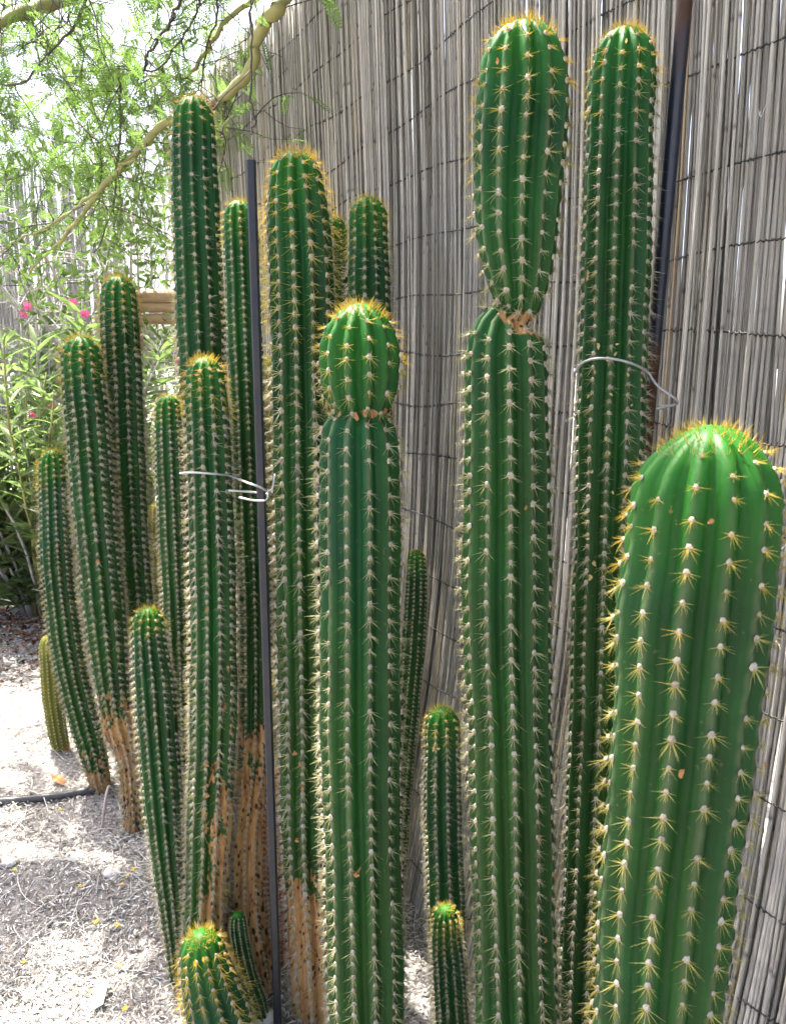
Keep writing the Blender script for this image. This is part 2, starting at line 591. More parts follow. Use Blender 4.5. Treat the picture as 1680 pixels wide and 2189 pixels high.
def cluster_arrays(kind):
    """one areole: a tuft of wool and its star of spines. x across the rib, y up the stem, z outward"""
    mb = MB()
    angs = [180, 212, 240, 270, 300, 328, 0]
    for a in angs:
        a = math.radians(a + random.gauss(0, 7))
        el = math.radians(random.uniform(16, 56))
        L = random.uniform(0.55, 1.15) * (1.12 if 4.2 < a % 6.283 < 5.2 else 1)
        d = np.array([math.cos(a) * math.cos(el), math.sin(a) * math.cos(el), math.sin(el)])
        mb.add(cone_arrays(np.array([0, 0, 0.04]), d, L, 0.027), CONE_F, kind, random.random() * 0.5)
    for a in random.sample([40, 65, 90, 115, 140], 2):
        a = math.radians(a + random.gauss(0, 8))
        d = np.array([math.cos(a) * 0.7, math.sin(a) * 0.7, 0.7])
        mb.add(cone_arrays(np.array([0, 0, 0.04]), d, random.uniform(0.35, 0.7), 0.026), CONE_F, kind, random.random() * 0.5)
    for _ in range(2):
        d = np.array([random.gauss(0, 0.45), random.uniform(-0.8, 0.2), 1.0])
        mb.add(cone_arrays(np.array([0, 0, 0.05]), d, random.uniform(0.7, 1.25), 0.031), CONE_F, kind, random.random() * 0.5)
    w = 0.19
    hexa = [(math.cos(a), math.sin(a)) for a in np.arange(6) * math.pi / 3]
    oc = np.array([[c * w, q * w * 1.15, 0.0] for c, q in hexa] + [[c * w * 0.72, q * w * 0.85, 0.11] for c, q in hexa] + [[0, 0, 0.16]])
    oc += np.random.default_rng(random.randrange(9999)).normal(0, 0.016, oc.shape)
    mb.add(oc, [[j, (j + 1) % 6, 6 + (j + 1) % 6, 6 + j] for j in range(6)], 3, 0.5)
    mb.F.append(np.array([[6 + j, 6 + (j + 1) % 6, 12] for j in range(6)]) + mb.n - 13)
    mb.M.append(np.full(6, 3))
    return mb


CL = {k: [cluster_arrays(k) for _ in range(6)] for k in (GOLD, PALE, GREY, OLIVE)}
CL_MESH = {k: [m.mesh("spine_cluster", SPINES, False) for m in v] for k, v in CL.items()}
def tri_faces(m):
    F, K = [], []
    for f, k in zip(m.F, m.M):
        F.append(f[:, :3])
        K.append(k)
        if f.shape[1] == 4:
            F.append(f[:, [0, 2, 3]])
            K.append(k)
    return np.concatenate(F), np.concatenate(K)


CL_ARR = {k: [(np.concatenate(m.V), *tri_faces(m), np.concatenate(m.T)) for m in v] for k, v in CL.items()}

STEMS = []     # silhouettes of all stems, for hidden-cluster tests and for placing scraps


def prep(spec):
    """turn the traced outline of a stem into an axis with real depth and a radius profile"""
    pts = spec['pts']
    Yt, Yb = spec['Y'] if isinstance(spec['Y'], tuple) else (spec['Y'], spec['Y'])
    y0, y1 = pts[0][1], pts[-1][1]
    P, R = [], []
    for (x, y, w) in pts:
        f = (y - y0) / (y1 - y0)
        p, t = at(x, y, Yt + (Yb - Yt) * f)
        P.append(p)
        R.append(w * 0.5 * t / FV * math.cos(math.atan((x - CX) / FV)))
    P, R = np.array(P), np.array(R)
    gz = float(ground_z(P[-1][0], P[-1][1])) - 0.02
    if P[-1][2] > gz:
        d = P[-1] - P[-2]
        d = d / max(1e-6, -d[2])
        d[:2] = np.clip(d[:2], -0.15, 0.15)
        q = P[-1] + d * (P[-1][2] - gz)
        q[2] = gz
        P = np.vstack([P, q])
        R = np.append(R, R[-1] * spec.get('foot', 0.95))
    # resample the axis
    C = np.hstack([P, R[:, None]])
    seg = np.linalg.norm(np.diff(P, axis=0), axis=1)
    s = np.concatenate([[0], np.cumsum(seg)])
    sd = np.linspace(0, s[-1], 400)

    def pchip(x, y, xq):
        h = np.diff(x)
        dl = np.diff(y) / h
        m = np.zeros_like(y)
        for k in range(1, len(y) - 1):
            m[k] = 0 if dl[k - 1] * dl[k] <= 0 else 2 * dl[k - 1] * dl[k] / (dl[k - 1] + dl[k])
        m[0], m[-1] = dl[0], dl[-1]
        k = np.clip(np.searchsorted(x, xq) - 1, 0, len(h) - 1)
        t = (xq - x[k]) / h[k]
        return ((1 + 2 * t) * (1 - t) ** 2 * y[k] + t * (1 - t) ** 2 * h[k] * m[k] + t * t * (3 - 2 * t) * y[k + 1] + t * t * (t - 1) * h[k] * m[k + 1])
    axis = np.stack([pchip(s, P[:, k], sd) for k in range(3)], -1)
    rad = pchip(s, R, sd)
    return dict(spec=spec, s=sd, axis=axis, rad=rad, L=s[-1], depth=axis[:, 1].mean())


def silhouette(st):
    x, y, d = project(st['axis'])
    w = st['rad'] * FV / d
    o = np.argsort(y)
    st['sil'] = (y[o], x[o], w[o], d[o])


def make_cactus(st, idx):
    sp = st['spec']
    sd, axis, rad, L = st['s'], st['axis'], st['rad'], st['L']
    Rm = float(np.percentile(rad, 70))
    n_rib = sp.get('ribs', 12)
    far = st['depth'] > 1.6
    sub = 4 if far else 6
    step = Rm * (0.17 if far else 0.115)
    hd = sp.get('dome', 0.95) * rad[int(400 * min(0.9, Rm / L))]
    nd = 9
    s = np.concatenate([hd * (1 - np.cos(np.linspace(0.12, math.pi / 2, nd))), np.arange(hd + step, L, step), [L]])

    def body(q):
        r = np.interp(q, sd, rad)
        r = np.where(q < hd, r * np.sqrt(np.clip(1 - (1 - np.clip(q / hd, 0, 1)) ** 2, 0, 1)), r)
        wav = 1 + 0.018 * np.sin(q / Rm * 1.1 + idx) + 0.012 * np.sin(q / Rm * 2.7 + 2 * idx)
        return r * wav
    ax = np.stack([np.interp(s, sd, axis[:, k]) for k in range(3)], -1)
    T = np.gradient(ax, s, axis=0)
    T /= np.linalg.norm(T, axis=1)[:, None]
    A = np.array([1.0, 0, 0]) - T * T[:, [0]]
    A /= np.linalg.norm(A, axis=1)[:, None]
    B = np.cross(T, A)
    twist0 = sp.get('rot', (idx * 0.7) % 1) * 2 * math.pi / n_rib
    tw = sp.get('twist', 0.0)
    r = body(s)
    spacing = sp.get('spacing', 0.37) * Rm
    m = n_rib * sub
    u = np.arange(m) / sub
    ribu = u - np.round(u)
    prof = np.abs(np.cos(math.pi * ribu))
    depth = sp.get('depth_ribs', 0.26)
    dfade = np.clip(s / hd * 1.8, 0.35, 1)
    ang = u * 2 * math.pi / n_rib + twist0
    # areole phase differs from rib to rib
    phase = (np.round(u).astype(int) % n_rib)
    ph = (phase % 2) * 0.5 + 0.13 * np.sin(phase * 2.3)
    ridge = np.clip(1 - np.abs(ribu) * 3.2, 0, 1)
    notch = np.cos(2 * math.pi * (s[:, None] / spacing + ph[None]))
    rr = r[:, None] * (1 - depth * dfade[:, None] * (1 - prof[None]) + 0.020 * notch * ridge[None])
    # old lopsidedness
    rr *= 1 + 0.015 * np.sin(ang[None] * 2 + s[:, None] * 3 / Rm * 0.2 + idx)
    an = ang[None] + tw * s[:, None]
    V = ax[:, None] + rr[..., None] * (np.cos(an)[..., None] * A[:, None] + np.sin(an)[..., None] * B[:, None])
    nrow = len(s)
    V = np.vstack([V.reshape(-1, 3), ax[0] - T[0] * hd * 0.008])
    i = np.arange(nrow - 1)[:, None] * m
    j = np.arange(m)[None]
    j2 = (j + 1) % m
    F = np.stack([i + j, i + m + j, i + m + j2, i + j2], -1).reshape(-1, 4)
    jj = np.arange(m)
    capF = np.stack([jj, (jj + 1) % m, np.full(m, len(V) - 1)], -1)
    tip = np.clip(1 - s / (sp.get('tip', 2.6) * Rm), 0, 1)[:, None] * np.ones(m)
    for (y_w, amt) in sp.get('tips', []):            # fresh growth of a second segment
        sw = np.interp(y_w, project(axis)[1], sd)
        tip = np.maximum(tip, amt * np.clip(1 - np.abs(s - sw) / (1.5 * Rm), 0, 1)[:, None])
    _, vy, _ = project(ax)
    cork = np.zeros((nrow, m))
    facing = np.cos(an) * A[:, None, 0] + np.sin(an) * B[:, None, 0]       # +1 on the right of the stem
    for (ya, yb, side) in sp.get('cork', []):
        c = np.clip((vy - ya) / max(1, (yb - ya)), 0, 1)[:, None]
        cork = np.maximum(cork, c * (np.clip(0.5 + 0.9 * facing * side, 0, 1) if side else np.ones(m)))
    for (yc, hw, side) in sp.get('scar', []):
        c = np.exp(-((vy - yc) / hw) ** 2)[:, None]
        cork = np.maximum(cork, c * np.clip(0.55 + 0.8 * facing * side, 0, 1.1))
    age = np.clip((s - 2.5 * Rm) / (12 * Rm), 1 - sp.get('bloom', 1.0), 1)[:, None] * np.ones(m)
    attrs = dict(age=np.append(age.ravel(), 0), tip=np.append(tip.ravel(), 1), cork=np.append(cork.ravel(), 0),
                 rib=np.append((np.ones(nrow)[:, None] * prof).ravel(), 0))
    base = ax[-1].copy()
    root = thing("column_cactus", sp['label'], "cactus", Vector(base), "column cacti in the bed along the fence")
    mb = MB()
    mb.add(V, F, 0, 0.5)
    mb.F.append(capF)
    mb.M.append(np.zeros(m))
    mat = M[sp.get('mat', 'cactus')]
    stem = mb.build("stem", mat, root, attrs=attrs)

    # ---- spine clusters
    Lsp = sp.get('spine', 0.50) * Rm * 0.92
    items = []
    q0 = hd * 0.35
    for k in range(n_rib):
        phk = (k % 2) * 0.5 + 0.13 * math.sin(k * 2.3)
        n0 = math.ceil(q0 / spacing + phk)
        q = (np.arange(n0, int(L / spacing) + 1) - phk) * spacing
        q = q[(q > q0) & (q < L - 0.03)]
        if not len(q):
            continue
        q = q + np.random.default_rng(k + idx).normal(0, spacing * 0.055, len(q))
        rq = body(q)
        drq = np.clip((body(q + 0.002) - body(np.maximum(q - 0.002, 0))) / 0.004, -2.0, 2.0)
        a = k * 2 * math.pi / n_rib + twist0 + tw * q
        axq = np.stack([np.interp(q, s, ax[:, c]) for c in range(3)], -1)
        Tq = np.stack([np.interp(q, s, T[:, c]) for c in range(3)], -1)
        Aq = np.stack([np.interp(q, s, A[:, c]) for c in range(3)], -1)
        Bq = np.cross(Tq, Aq)
        rad_d = np.cos(a)[:, None] * Aq + np.sin(a)[:, None] * Bq
        N = rad_d - drq[:, None] * Tq
        N /= np.linalg.norm(N, axis=1)[:, None]
        P = axq + rad_d * (rq * 1.012)[:, None]
        U = -(Tq + drq[:, None] * rad_d)
        U /= np.linalg.norm(U, axis=1)[:, None]
        X = np.cross(U, N)
        X /= np.linalg.norm(X, axis=1)[:, None]
        U = np.cross(N, X)
        for t in range(len(q)):
            items.append((P[t], X[t], U[t], N[t], q[t]))
    if items:
        P = np.array([it[0] for it in items])
        N = np.array([it[3] for it in items])
        px, py, dp = project(P)
        view = np.array([0, 0, CAM_H]) - P
        view /= np.linalg.norm(view, axis=1)[:, None]
        face = (view * N).sum(1)
        vis = (face > -0.1) & (px > -10) & (px < 1690) & (py > -10) & (py < 2199)
        for other in STEMS:
            if other is st or other['depth'] > st['depth']:
                continue
            yy, xx, ww, dd = other['sil']
            inside = (py > yy[0] + 4) & (py < yy[-1]) & (np.abs(px - np.interp(py, yy, xx)) < np.interp(py, yy, ww) * 0.97)
            vis &= ~inside
        order = np.argsort(dp + (1 - face) * 0.15)
        order = [k for k in order if vis[k]][:300]
        single = set(order)
        rest = MB()
        young = sp.get('young', 5.0) * Rm
        seedr = random.Random(idx)
        dead = sp.get('mat') == 'dead'
        for k, (p, X, U, Nn, q) in enumerate(items):
            f = q / young
            old = sp.get('old', PALE)
            kind = GOLD if f + 0.2 * seedr.random() < 0.55 else (OLIVE if f + 0.25 * seedr.random() < 1.1 else old)
            if old == PALE and seedr.random() > sp.get('pale', 0.55):
                kind = max(kind, GREY) if f > 0.8 else kind
            if dead:
                kind = GREY
            v = seedr.randrange(6)
            if seedr.random() < 0.02:
                continue
            sc = Lsp * seedr.uniform(0.72, 1.22) * (0.75 + 0.25 * min(1, q / (0.6 * young)))
            wob = seedr.gauss(0, 0.12)
            X2 = X * math.cos(wob) + U * math.sin(wob)
            U2 = -X * math.sin(wob) + U * math.cos(wob)
            if k in single:
                o = bpy.data.objects.new("spine_cluster", CL_MESH[kind][v])
                col.objects.link(o)
                o.parent = root
                mat4 = Matrix(((X2[0] * sc, U2[0] * sc, Nn[0] * sc, p[0] - base[0]), (X2[1] * sc, U2[1] * sc, Nn[1] * sc, p[1] - base[1]),
                               (X2[2] * sc, U2[2] * sc, Nn[2] * sc, p[2] - base[2]), (0, 0, 0, 1)))
                o.matrix_local = mat4
            else:
                va, fa, ma, ta = CL_ARR[kind][v]
                rest.add(p + sc * (va[:, [0]] * X2 + va[:, [1]] * U2 + va[:, [2]] * Nn), fa, ma, ta)
        if rest.n:
            rest.build("spines", SPINES, root, False, kind="stuff")
    # ---- tuft of new spines at the crown
    if not sp.get('bald'):
        mb = MB()
        for k in range(sp.get('crown', 150)):
            a = random.uniform(0, 6.283)
            q = hd * random.uniform(0.02, 0.42) ** 1.0
            rq = float(body(np.array([q]))[0]) * random.uniform(0.75, 1.0)
            rd = math.cos(a) * A[0] + math.sin(a) * B[0]
            p = ax[0] + T[0] * (q - s[0]) + rd * rq
            d = -T[0] * random.uniform(0.5, 1.4) + rd * random.uniform(0.0, 1.2) + np.array([random.gauss(0, 0.25) for _ in range(3)])
            mb.add(cone_arrays(p, d, Lsp * random.uniform(0.45, 0.95), Lsp * 0.030), CONE_F, GREY if dead else GOLD, random.random())
        mb.build("crown_spines", SPINES, stem, False, kind="stuff")
    return root


SPECS = [
    dict(key='front_right', Y=(0.70, 0.70), label="largest and nearest cactus, bright green dome at the right edge of the photo", ribs=13, spine=0.29, depth_ribs=0.22, rot=0.3, bloom=0.35, old=OLIVE, spacing=0.385, tip=2.4, young=5.0,
         pale=1.0, crown=260, dome=1.0,
         pts=[(1518, 908, 268), (1517, 960, 288), (1512, 1020, 310), (1504, 1098, 326), (1494, 1200, 334), (1481, 1307, 338), (1466, 1500, 328), (1446, 1700, 310), (1424, 1896, 294), (1402, 2189, 278)]),
    dict(key='big_right', Y=(1.05, 1.07), label="tall cactus with a narrow waist below its long bluish green top segment", ribs=12, spine=0.34, rot=0.1, young=3.1, tip=2.0, pale=1.0, crown=230,
         tips=[(700, 0.2)], scar=[(690, 24, 0.9), (668, 9, 0.6)],
         pts=[(1118, 44, 165), (1118, 100, 172), (1118, 200, 194), (1112, 300, 198), (1107, 400, 194), (1105, 490, 180), (1108, 570, 150), (1108, 630, 118), (1107, 660, 92), (1103, 672, 78),
              (1092, 682, 104), (1084, 700, 140), (1081, 735, 164), (1081, 800, 174), (1082, 900, 182), (1083, 1000, 187), (1083, 1300, 189), (1091, 1600, 182), (1097, 1900, 177), (1107, 2189, 176)]),
    dict(key='right_back', Y=(1.20, 1.24), label="tall even cactus tied to the rusty pipe, with leaf scraps on it", ribs=12, spine=0.36, rot=0.6, young=2.2, tip=2.2, pale=0.5, crown=200,
         pts=[(1337, 56, 118), (1334, 110, 132), (1328, 200, 147), (1321, 400, 148), (1312, 700, 148), (1301, 1000, 146), (1292, 1300, 142), (1282, 1600, 138), (1268, 1900, 134), (1255, 2189, 132)]),
    dict(key='centre', Y=(1.12, 1.14), label="tall centre cactus topped with a short round bright green head", ribs=12, spine=0.34, rot=0.5, young=2.5, tip=3.0, pale=1.0, crown=260,
         scar=[(880, 9, 0.2)],
         pts=[(771, 648, 140), (770, 700, 158), (769, 770, 179), (770, 825, 172), (771, 860, 146), (771, 880, 116), (770, 887, 112), (769, 896, 138), (768, 915, 160), (768, 950, 170), (769, 1020, 176),
              (770, 1300, 177), (771, 1600, 172), (778, 1900, 165), (785, 2189, 165)]),
    dict(key='left_centre', Y=(1.42, 1.45), label="tall cactus with glowing golden spines just right of the dark stake", ribs=12, spine=0.46, rot=0.2, young=5.6, tip=2.6, pale=0.4, crown=200,
         cork=[(1740, 2010, 0.0)],
         pts=[(632, 322, 108), (633, 380, 118), (637, 450, 134), (645, 600, 139), (651, 900, 139), (655, 1200, 136), (660, 1500, 131), (663, 1800, 122), (670, 1950, 116), (682, 2189, 112)]),
    dict(key='tall_left', Y=(1.75, 1.75), label="tallest left-hand cactus rising in front of the green branch", ribs=12, spine=0.36, rot=0.8, young=1.6, tip=1.8, pale=0.6,
         pts=[(414, 206, 84), (414, 260, 92), (417, 400, 101), (426, 600, 106), (433, 760, 107), (441, 1000, 105), (452, 1400, 100), (462, 1800, 95)]),
    dict(key='behind_stake', Y=(1.58, 1.50), label="slim cactus half hidden behind the dark stake, its foot a bare brown trunk", ribs=11, spine=0.42, rot=0.4, young=2.5, pale=0.6,
         cork=[(1400, 1760, 0.0)], foot=1.1,
         pts=[(511, 428, 62), (514, 500, 74), (522, 700, 77), (534, 1000, 75), (544, 1300, 74), (545, 1550, 74), (533, 1700, 76), (522, 1800, 82), (523, 1930, 92), (542, 2050, 94), (564, 2140, 88)]),
    dict(key='bright_behind', Y=(1.80, 1.80), mat='cactus_yellow_and_lit', label="short cactus painted a sunlit yellow-green in the gap between the dark stake and the tall golden-spined cactus", ribs=11, spine=0.45, young=3.7, pale=0.5,
         pts=[(576, 766, 54), (575, 800, 60), (576, 1000, 64), (578, 1300, 66), (582, 1600, 64), (586, 1850, 60)]),  # sunlight is painted in by the yellow skin; the stem stands in shade
    dict(key='gap', Y=(1.95, 1.95), label="thin shaded cactus showing only as a strip between two taller cacti", ribs=11, spine=0.45, young=5.0, pale=0.5,
         pts=[(712, 462, 56), (712, 520, 60), (716, 700, 64), (720, 1000, 64), (724, 1400, 62), (728, 1750, 60)]),
    dict(key='centre_back', Y=(1.85, 1.85), label="cactus standing right behind the round-headed centre cactus, against the reeds", ribs=12, spine=0.45, young=2.5, pale=0.5,
         pts=[(787, 420, 74), (787, 470, 83), (789, 640, 93), (793, 900, 92), (798, 1300, 90), (800, 1850, 84)]),
    dict(key='left_back', Y=(2.28, 2.28), label="dark cactus with a halo of golden spines in front of the timber beams", ribs=12, spine=0.50, young=3.7, pale=0.4,
         pts=[(255, 590, 70), (255, 650, 84), (262, 800, 89), (269, 1000, 89), (280, 1200, 86), (292, 1350, 84), (306, 1600, 80), (318, 1850, 76)]),
    dict(key='left_tied', Y=(1.45, 1.45), label="stout left cactus tied to the dark stake with a wire loop", ribs=12, spine=0.46, rot=0.1, young=2.5, pale=0.5, crown=150,
         cork=[(1400, 1960, 0.95)],
         pts=[(438, 763, 78), (440, 820, 88), (445, 900, 95), (455, 1200, 101), (457, 1500, 103), (451, 1700, 101), (443, 1900, 96), (436, 2100, 92)]),
    dict(key='necked', Y=(2.15, 2.12), label="leaning cactus that tapers to a corky brown neck above the ground", ribs=12, spine=0.46, young=2.5, pale=0.5,
         cork=[(1440, 1570, 0.0)], foot=1.2,
         pts=[(175, 718, 74), (176, 780, 87), (187, 900, 95), (203, 1100, 93), (223, 1300, 90), (235, 1420, 82), (244, 1490, 70), (252, 1530, 72), (259, 1560, 74), (267, 1592, 56), (277, 1640, 46), (286, 1740, 44)]),
    dict(key='curved', Y=(2.33, 2.31), label="curved olive cactus at the far left leaning over from the hose", ribs=12, spine=0.46, young=2.2, pale=0.7,
         cork=[(1560, 1720, 0.0)],
         pts=[(112, 962, 52), (114, 1010, 61), (122, 1200, 69), (136, 1330, 71), (153, 1430, 70), (183, 1550, 65), (205, 1630, 56), (219, 1690, 42)]),
    dict(key='yellow_small', Y=(2.52, 2.52), label="short yellow-green cactus standing lowest at the far left", ribs=12, spine=0.34, young=1.9, pale=0.8, mat='cactus_yellow_and_lit',
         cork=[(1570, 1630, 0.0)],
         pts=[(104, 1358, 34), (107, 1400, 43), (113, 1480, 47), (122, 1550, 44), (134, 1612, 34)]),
    dict(key='mid_left', Y=(1.55, 1.53), label="mid-height dark cactus with a bright sunlit tip, tapering to a thin foot", ribs=12, spine=0.40, young=1.2, pale=0.4, tip=1.6,
         pts=[(318, 1298, 62), (318, 1340, 70), (328, 1450, 86), (340, 1600, 89), (357, 1800, 78), (373, 1950, 62), (385, 2095, 42)]),
    dict(key='slim_left', Y=(1.68, 1.68), label="slim dark cactus squeezed just left of the wire-tied cactus", ribs=11, spine=0.45, young=2.2, pale=0.6,
         pts=[(360, 844, 52), (361, 900, 62), (370, 1100, 67), (379, 1300, 64), (388, 1600, 62), (396, 1880, 60)]),
    dict(key='lit_strip', Y=(2.45, 2.45), label="sunlit yellowish cactus glimpsed between the haloed cactus and the slim dark one", ribs=11, spine=0.45, young=5.6, mat='cactus_yellow_and_lit', pale=0.7,
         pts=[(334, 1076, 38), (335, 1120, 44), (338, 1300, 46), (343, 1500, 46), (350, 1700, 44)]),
    dict(key='yellow_tip', Y=(1.66, 1.66), label="small yellow-tipped cactus peeping out behind the wire-tied cactus low down", ribs=11, spine=0.45, young=5.6, mat='cactus_yellow_and_lit',
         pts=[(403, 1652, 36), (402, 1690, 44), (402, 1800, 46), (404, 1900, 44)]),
    dict(key='front_small', Y=(1.30, 1.33), label="short fat golden-spined cactus at the bottom in front of the brown trunk", ribs=13, spine=0.44, young=5.6, tip=2.2, pale=0.5, crown=170, depth_ribs=0.14,
         pts=[(428, 1994, 84), (434, 2040, 98), (449, 2100, 122), (470, 2170, 138), (482, 2230, 130)]),
    dict(key='offshoot', Y=(1.41, 1.41), label="thin curved offshoot hugging the bare brown trunk beside the short fat cactus", ribs=10, tip=0.5, crown=30, spine=0.45, young=1.2, pale=0.6,
         pts=[(508, 1950, 30), (510, 1980, 36), (515, 2015, 38), (527, 2070, 38), (552, 2145, 36)]),
    dict(key='right_small', Y=(1.42, 1.42), label="small bright-topped cactus standing against the reeds right of the centre cactus", ribs=10, spine=0.45, young=1.9, pale=0.5, rot=0.2, depth_ribs=0.22,
         pts=[(945, 1512, 66), (946, 1570, 76), (946, 1700, 80), (952, 1900, 80), (964, 2160, 76)]),
    dict(key='right_pup', Y=(1.25, 1.27), label="smallest cactus at the bottom, tip lit yellow, right of the centre cactus", ribs=12, spine=0.45, young=2.5, pale=0.6,
         pts=[(953, 1938, 48), (953, 1985, 60), (958, 2060, 68), (966, 2189, 72)]),
    dict(key='thin_fence', Y=(1.78, 1.72), label="thin leaning cactus close to the reed fence behind the centre cactus", ribs=11, spine=0.45, young=1.2, pale=0.7,
         pts=[(890, 1176, 38), (890, 1230, 45), (885, 1350, 50), (873, 1500, 50), (860, 1650, 47), (850, 1800, 44)]),
    dict(key='dead', Y=(1.62, 1.58), label="dead reddish brown cactus stem behind the dark stake", ribs=10, spine=0.45, mat='dead', bald=True, depth_ribs=0.2,
         pts=[(588, 1640, 52), (585, 1700, 62), (584, 1850, 64), (590, 2000, 60)]),
]
STEMS = [prep(s) for s in SPECS]
for st in STEMS:
    silhouette(st)
BY = {st['spec']['key']: st for st in STEMS}
for k, st in enumerate(STEMS):
    make_cactus(st, k)


def on_stem(key, px, py, lift=0.012):
    """a point on the camera side of a stem, and its outward direction"""
    st = BY[key]
    yy, xx, ww, dd = st['sil']
    cx, w, d = (np.interp(py, yy, a) for a in (xx, ww, dd))
    q = np.clip((px - cx) / w, -0.97, 0.97)
    a = math.asin(q)
    c, _ = at(cx, py, float(np.interp(py, yy, project_y(st))))
    r = w * d / FV
    n = np.array([math.sin(a), -math.cos(a), 0])
    return c + n * (r + lift), n


def project_y(st):
    _, y, _ = project(st['axis'])
    return st['axis'][np.argsort(y), 1]


# ------------------------------------------------------------------ reed fence
FB = np.array([(1.15, 0.20), (0.90, 0.60), (0.66, 1.00), (0.45, 1.36), (0.10, 2.02), (-0.26, 2.72), (-0.74, 3.66), (-0.92, 4.00)])
fpath = spline(FB, 800)
fs = np.concatenate([[0], np.cumsum(np.linalg.norm(np.diff(fpath, axis=0), axis=1))])
FH = 2.45


def fence_at(s):
    p = np.array([np.interp(s, fs, fpath[:, 0]), np.interp(s, fs, fpath[:, 1])])
    q = np.array([np.interp(s + 0.02, fs, fpath[:, 0]), np.interp(s + 0.02, fs, fpath[:, 1])])
    if s + 0.02 > fs[-1]:
        q, p2 = p, np.array([np.interp(s - 0.02, fs, fpath[:, 0]), np.interp(s - 0.02, fs, fpath[:, 1])])
        t = (q - p2)
    else:
        t = q - p
    t = t / np.linalg.norm(t)
    n = np.array([-t[1], t[0]])       # towards the cacti (left of the run)
    if n[0] > 0:
        n = -n
    return p, t, n


def flare(z):
    return 0.15 * np.clip(1 - z / 0.95, 0, 1) ** 2 + 0.012 * np.sin(z * 3.1)


def reed_arrays(sides, rngl, length):
    """upright reed: x along the fence, y towards the cacti, z up; swollen dark joints"""
    zs, rs, nd = [], [], []
    z = 0.0
    r = rngl.uniform(0.0023, 0.0038)
    nxt = rngl.uniform(0.06, 0.22)
    zs += [0.0]; rs += [r]; nd += [0]
    while nxt < length - 0.02:
        zs += [nxt - 0.006, nxt, nxt + 0.007]
        rs += [r, r * 1.22, r * 0.97]
        nd += [0, 1, 0.25]
        nxt += rngl.uniform(0.13, 0.30)
    zs.append(length); rs.append(r * 0.8); nd.append(0)
    zs = np.array(zs)
    f = zs / length
    rs = np.array(rs) * (1.08 - 0.25 * f)
    bow = rngl.normal(0, 0.006)
    wob = rngl.normal(0, 0.003)
    x = bow * np.sin(math.pi * f) + wob * np.sin(5 * f + rngl.uniform(0, 6))
    y = flare(zs) + rngl.normal(0, 0.004) * np.sin(4 * f + rngl.uniform(0, 6))
    P = np.stack([x, y, zs], -1)
    V, F = tube_arrays(P, rs, sides)
    node = np.repeat(np.array(nd), sides) * rngl.choice([0.1, 0.35, 1.0], p=[0.4, 0.35, 0.25])
    n = len(V)
    V = np.vstack([V, P[-1]])
    j = np.arange(sides)
    cap = np.stack([(len(zs) - 1) * sides + j, (len(zs) - 1) * sides + (j + 1) % sides, np.full(sides, n)], -1)
    return V, F, cap, np.append(node, 0.6), f


class ReedMB(MB):
    def __init__(self):
        super().__init__()
        self.N = []

    def reed(self, V, F, cap, node, tone):
        b = self.n
        self.add(V, F, 0, tone)
        self.F.append(cap + b)
        self.M.append(np.zeros(len(cap)))
        self.N.append(node)


fence = thing("reed_fence", "tall weathered grey reed screen fence wired in rows along the right side", "fence", (0.45, 1.36, 0.0))
rl = np.random.default_rng(5)
REEDS = []
for k in range(22):
    L = FH + rl.uniform(-0.06, 0.05)
    arr = reed_arrays(6, rl, L)
    m = ReedMB()
    m.reed(*arr[:4], 0.0)
    REEDS.append((arr, m.mesh("reed", M['reed'], True, {"node": np.concatenate(m.N)})))
BACK = [reed_arrays(4, rl, FH - rl.uniform(0.0, 0.1)) for k in range(10)]
s = 0.0
slots = []
while s < fs[-1] - 0.005:
    slots.append((s, 0))
    s += rl.uniform(0.0033, 0.0057) + (rl.uniform(0.001, 0.003) if rl.random() < 0.010 else 0)
s = 0.0
while s < fs[-1] - 0.005:
    if rl.random() < 0.96:
        slots.append((s, 1))
    s += rl.uniform(0.0038, 0.0066)
s = 0.0
while s < fs[-1] - 0.005:
    if rl.random() < 0.93:
        slots.append((s, 2))
    s += rl.uniform(0.0045, 0.0075)
cands = []
for (s, layer) in slots:
    p, t, n = fence_at(s)
    ph = 0.020 * math.sin(s * 7.1) + 0.014 * math.sin(s * 17 + 1)
    lean = ph * 0.6 + rl.normal(0, 0.012 if layer == 0 else 0.022)
    off = rl.normal(0, 0.003) - layer * 0.013
    scl = rl.uniform(0.68, 1.22)
    cands.append((s, layer, p + n * off, t, n, lean, scl, rl.integers(0, len(REEDS)), 1 if rl.random() < 0.5 else -1))
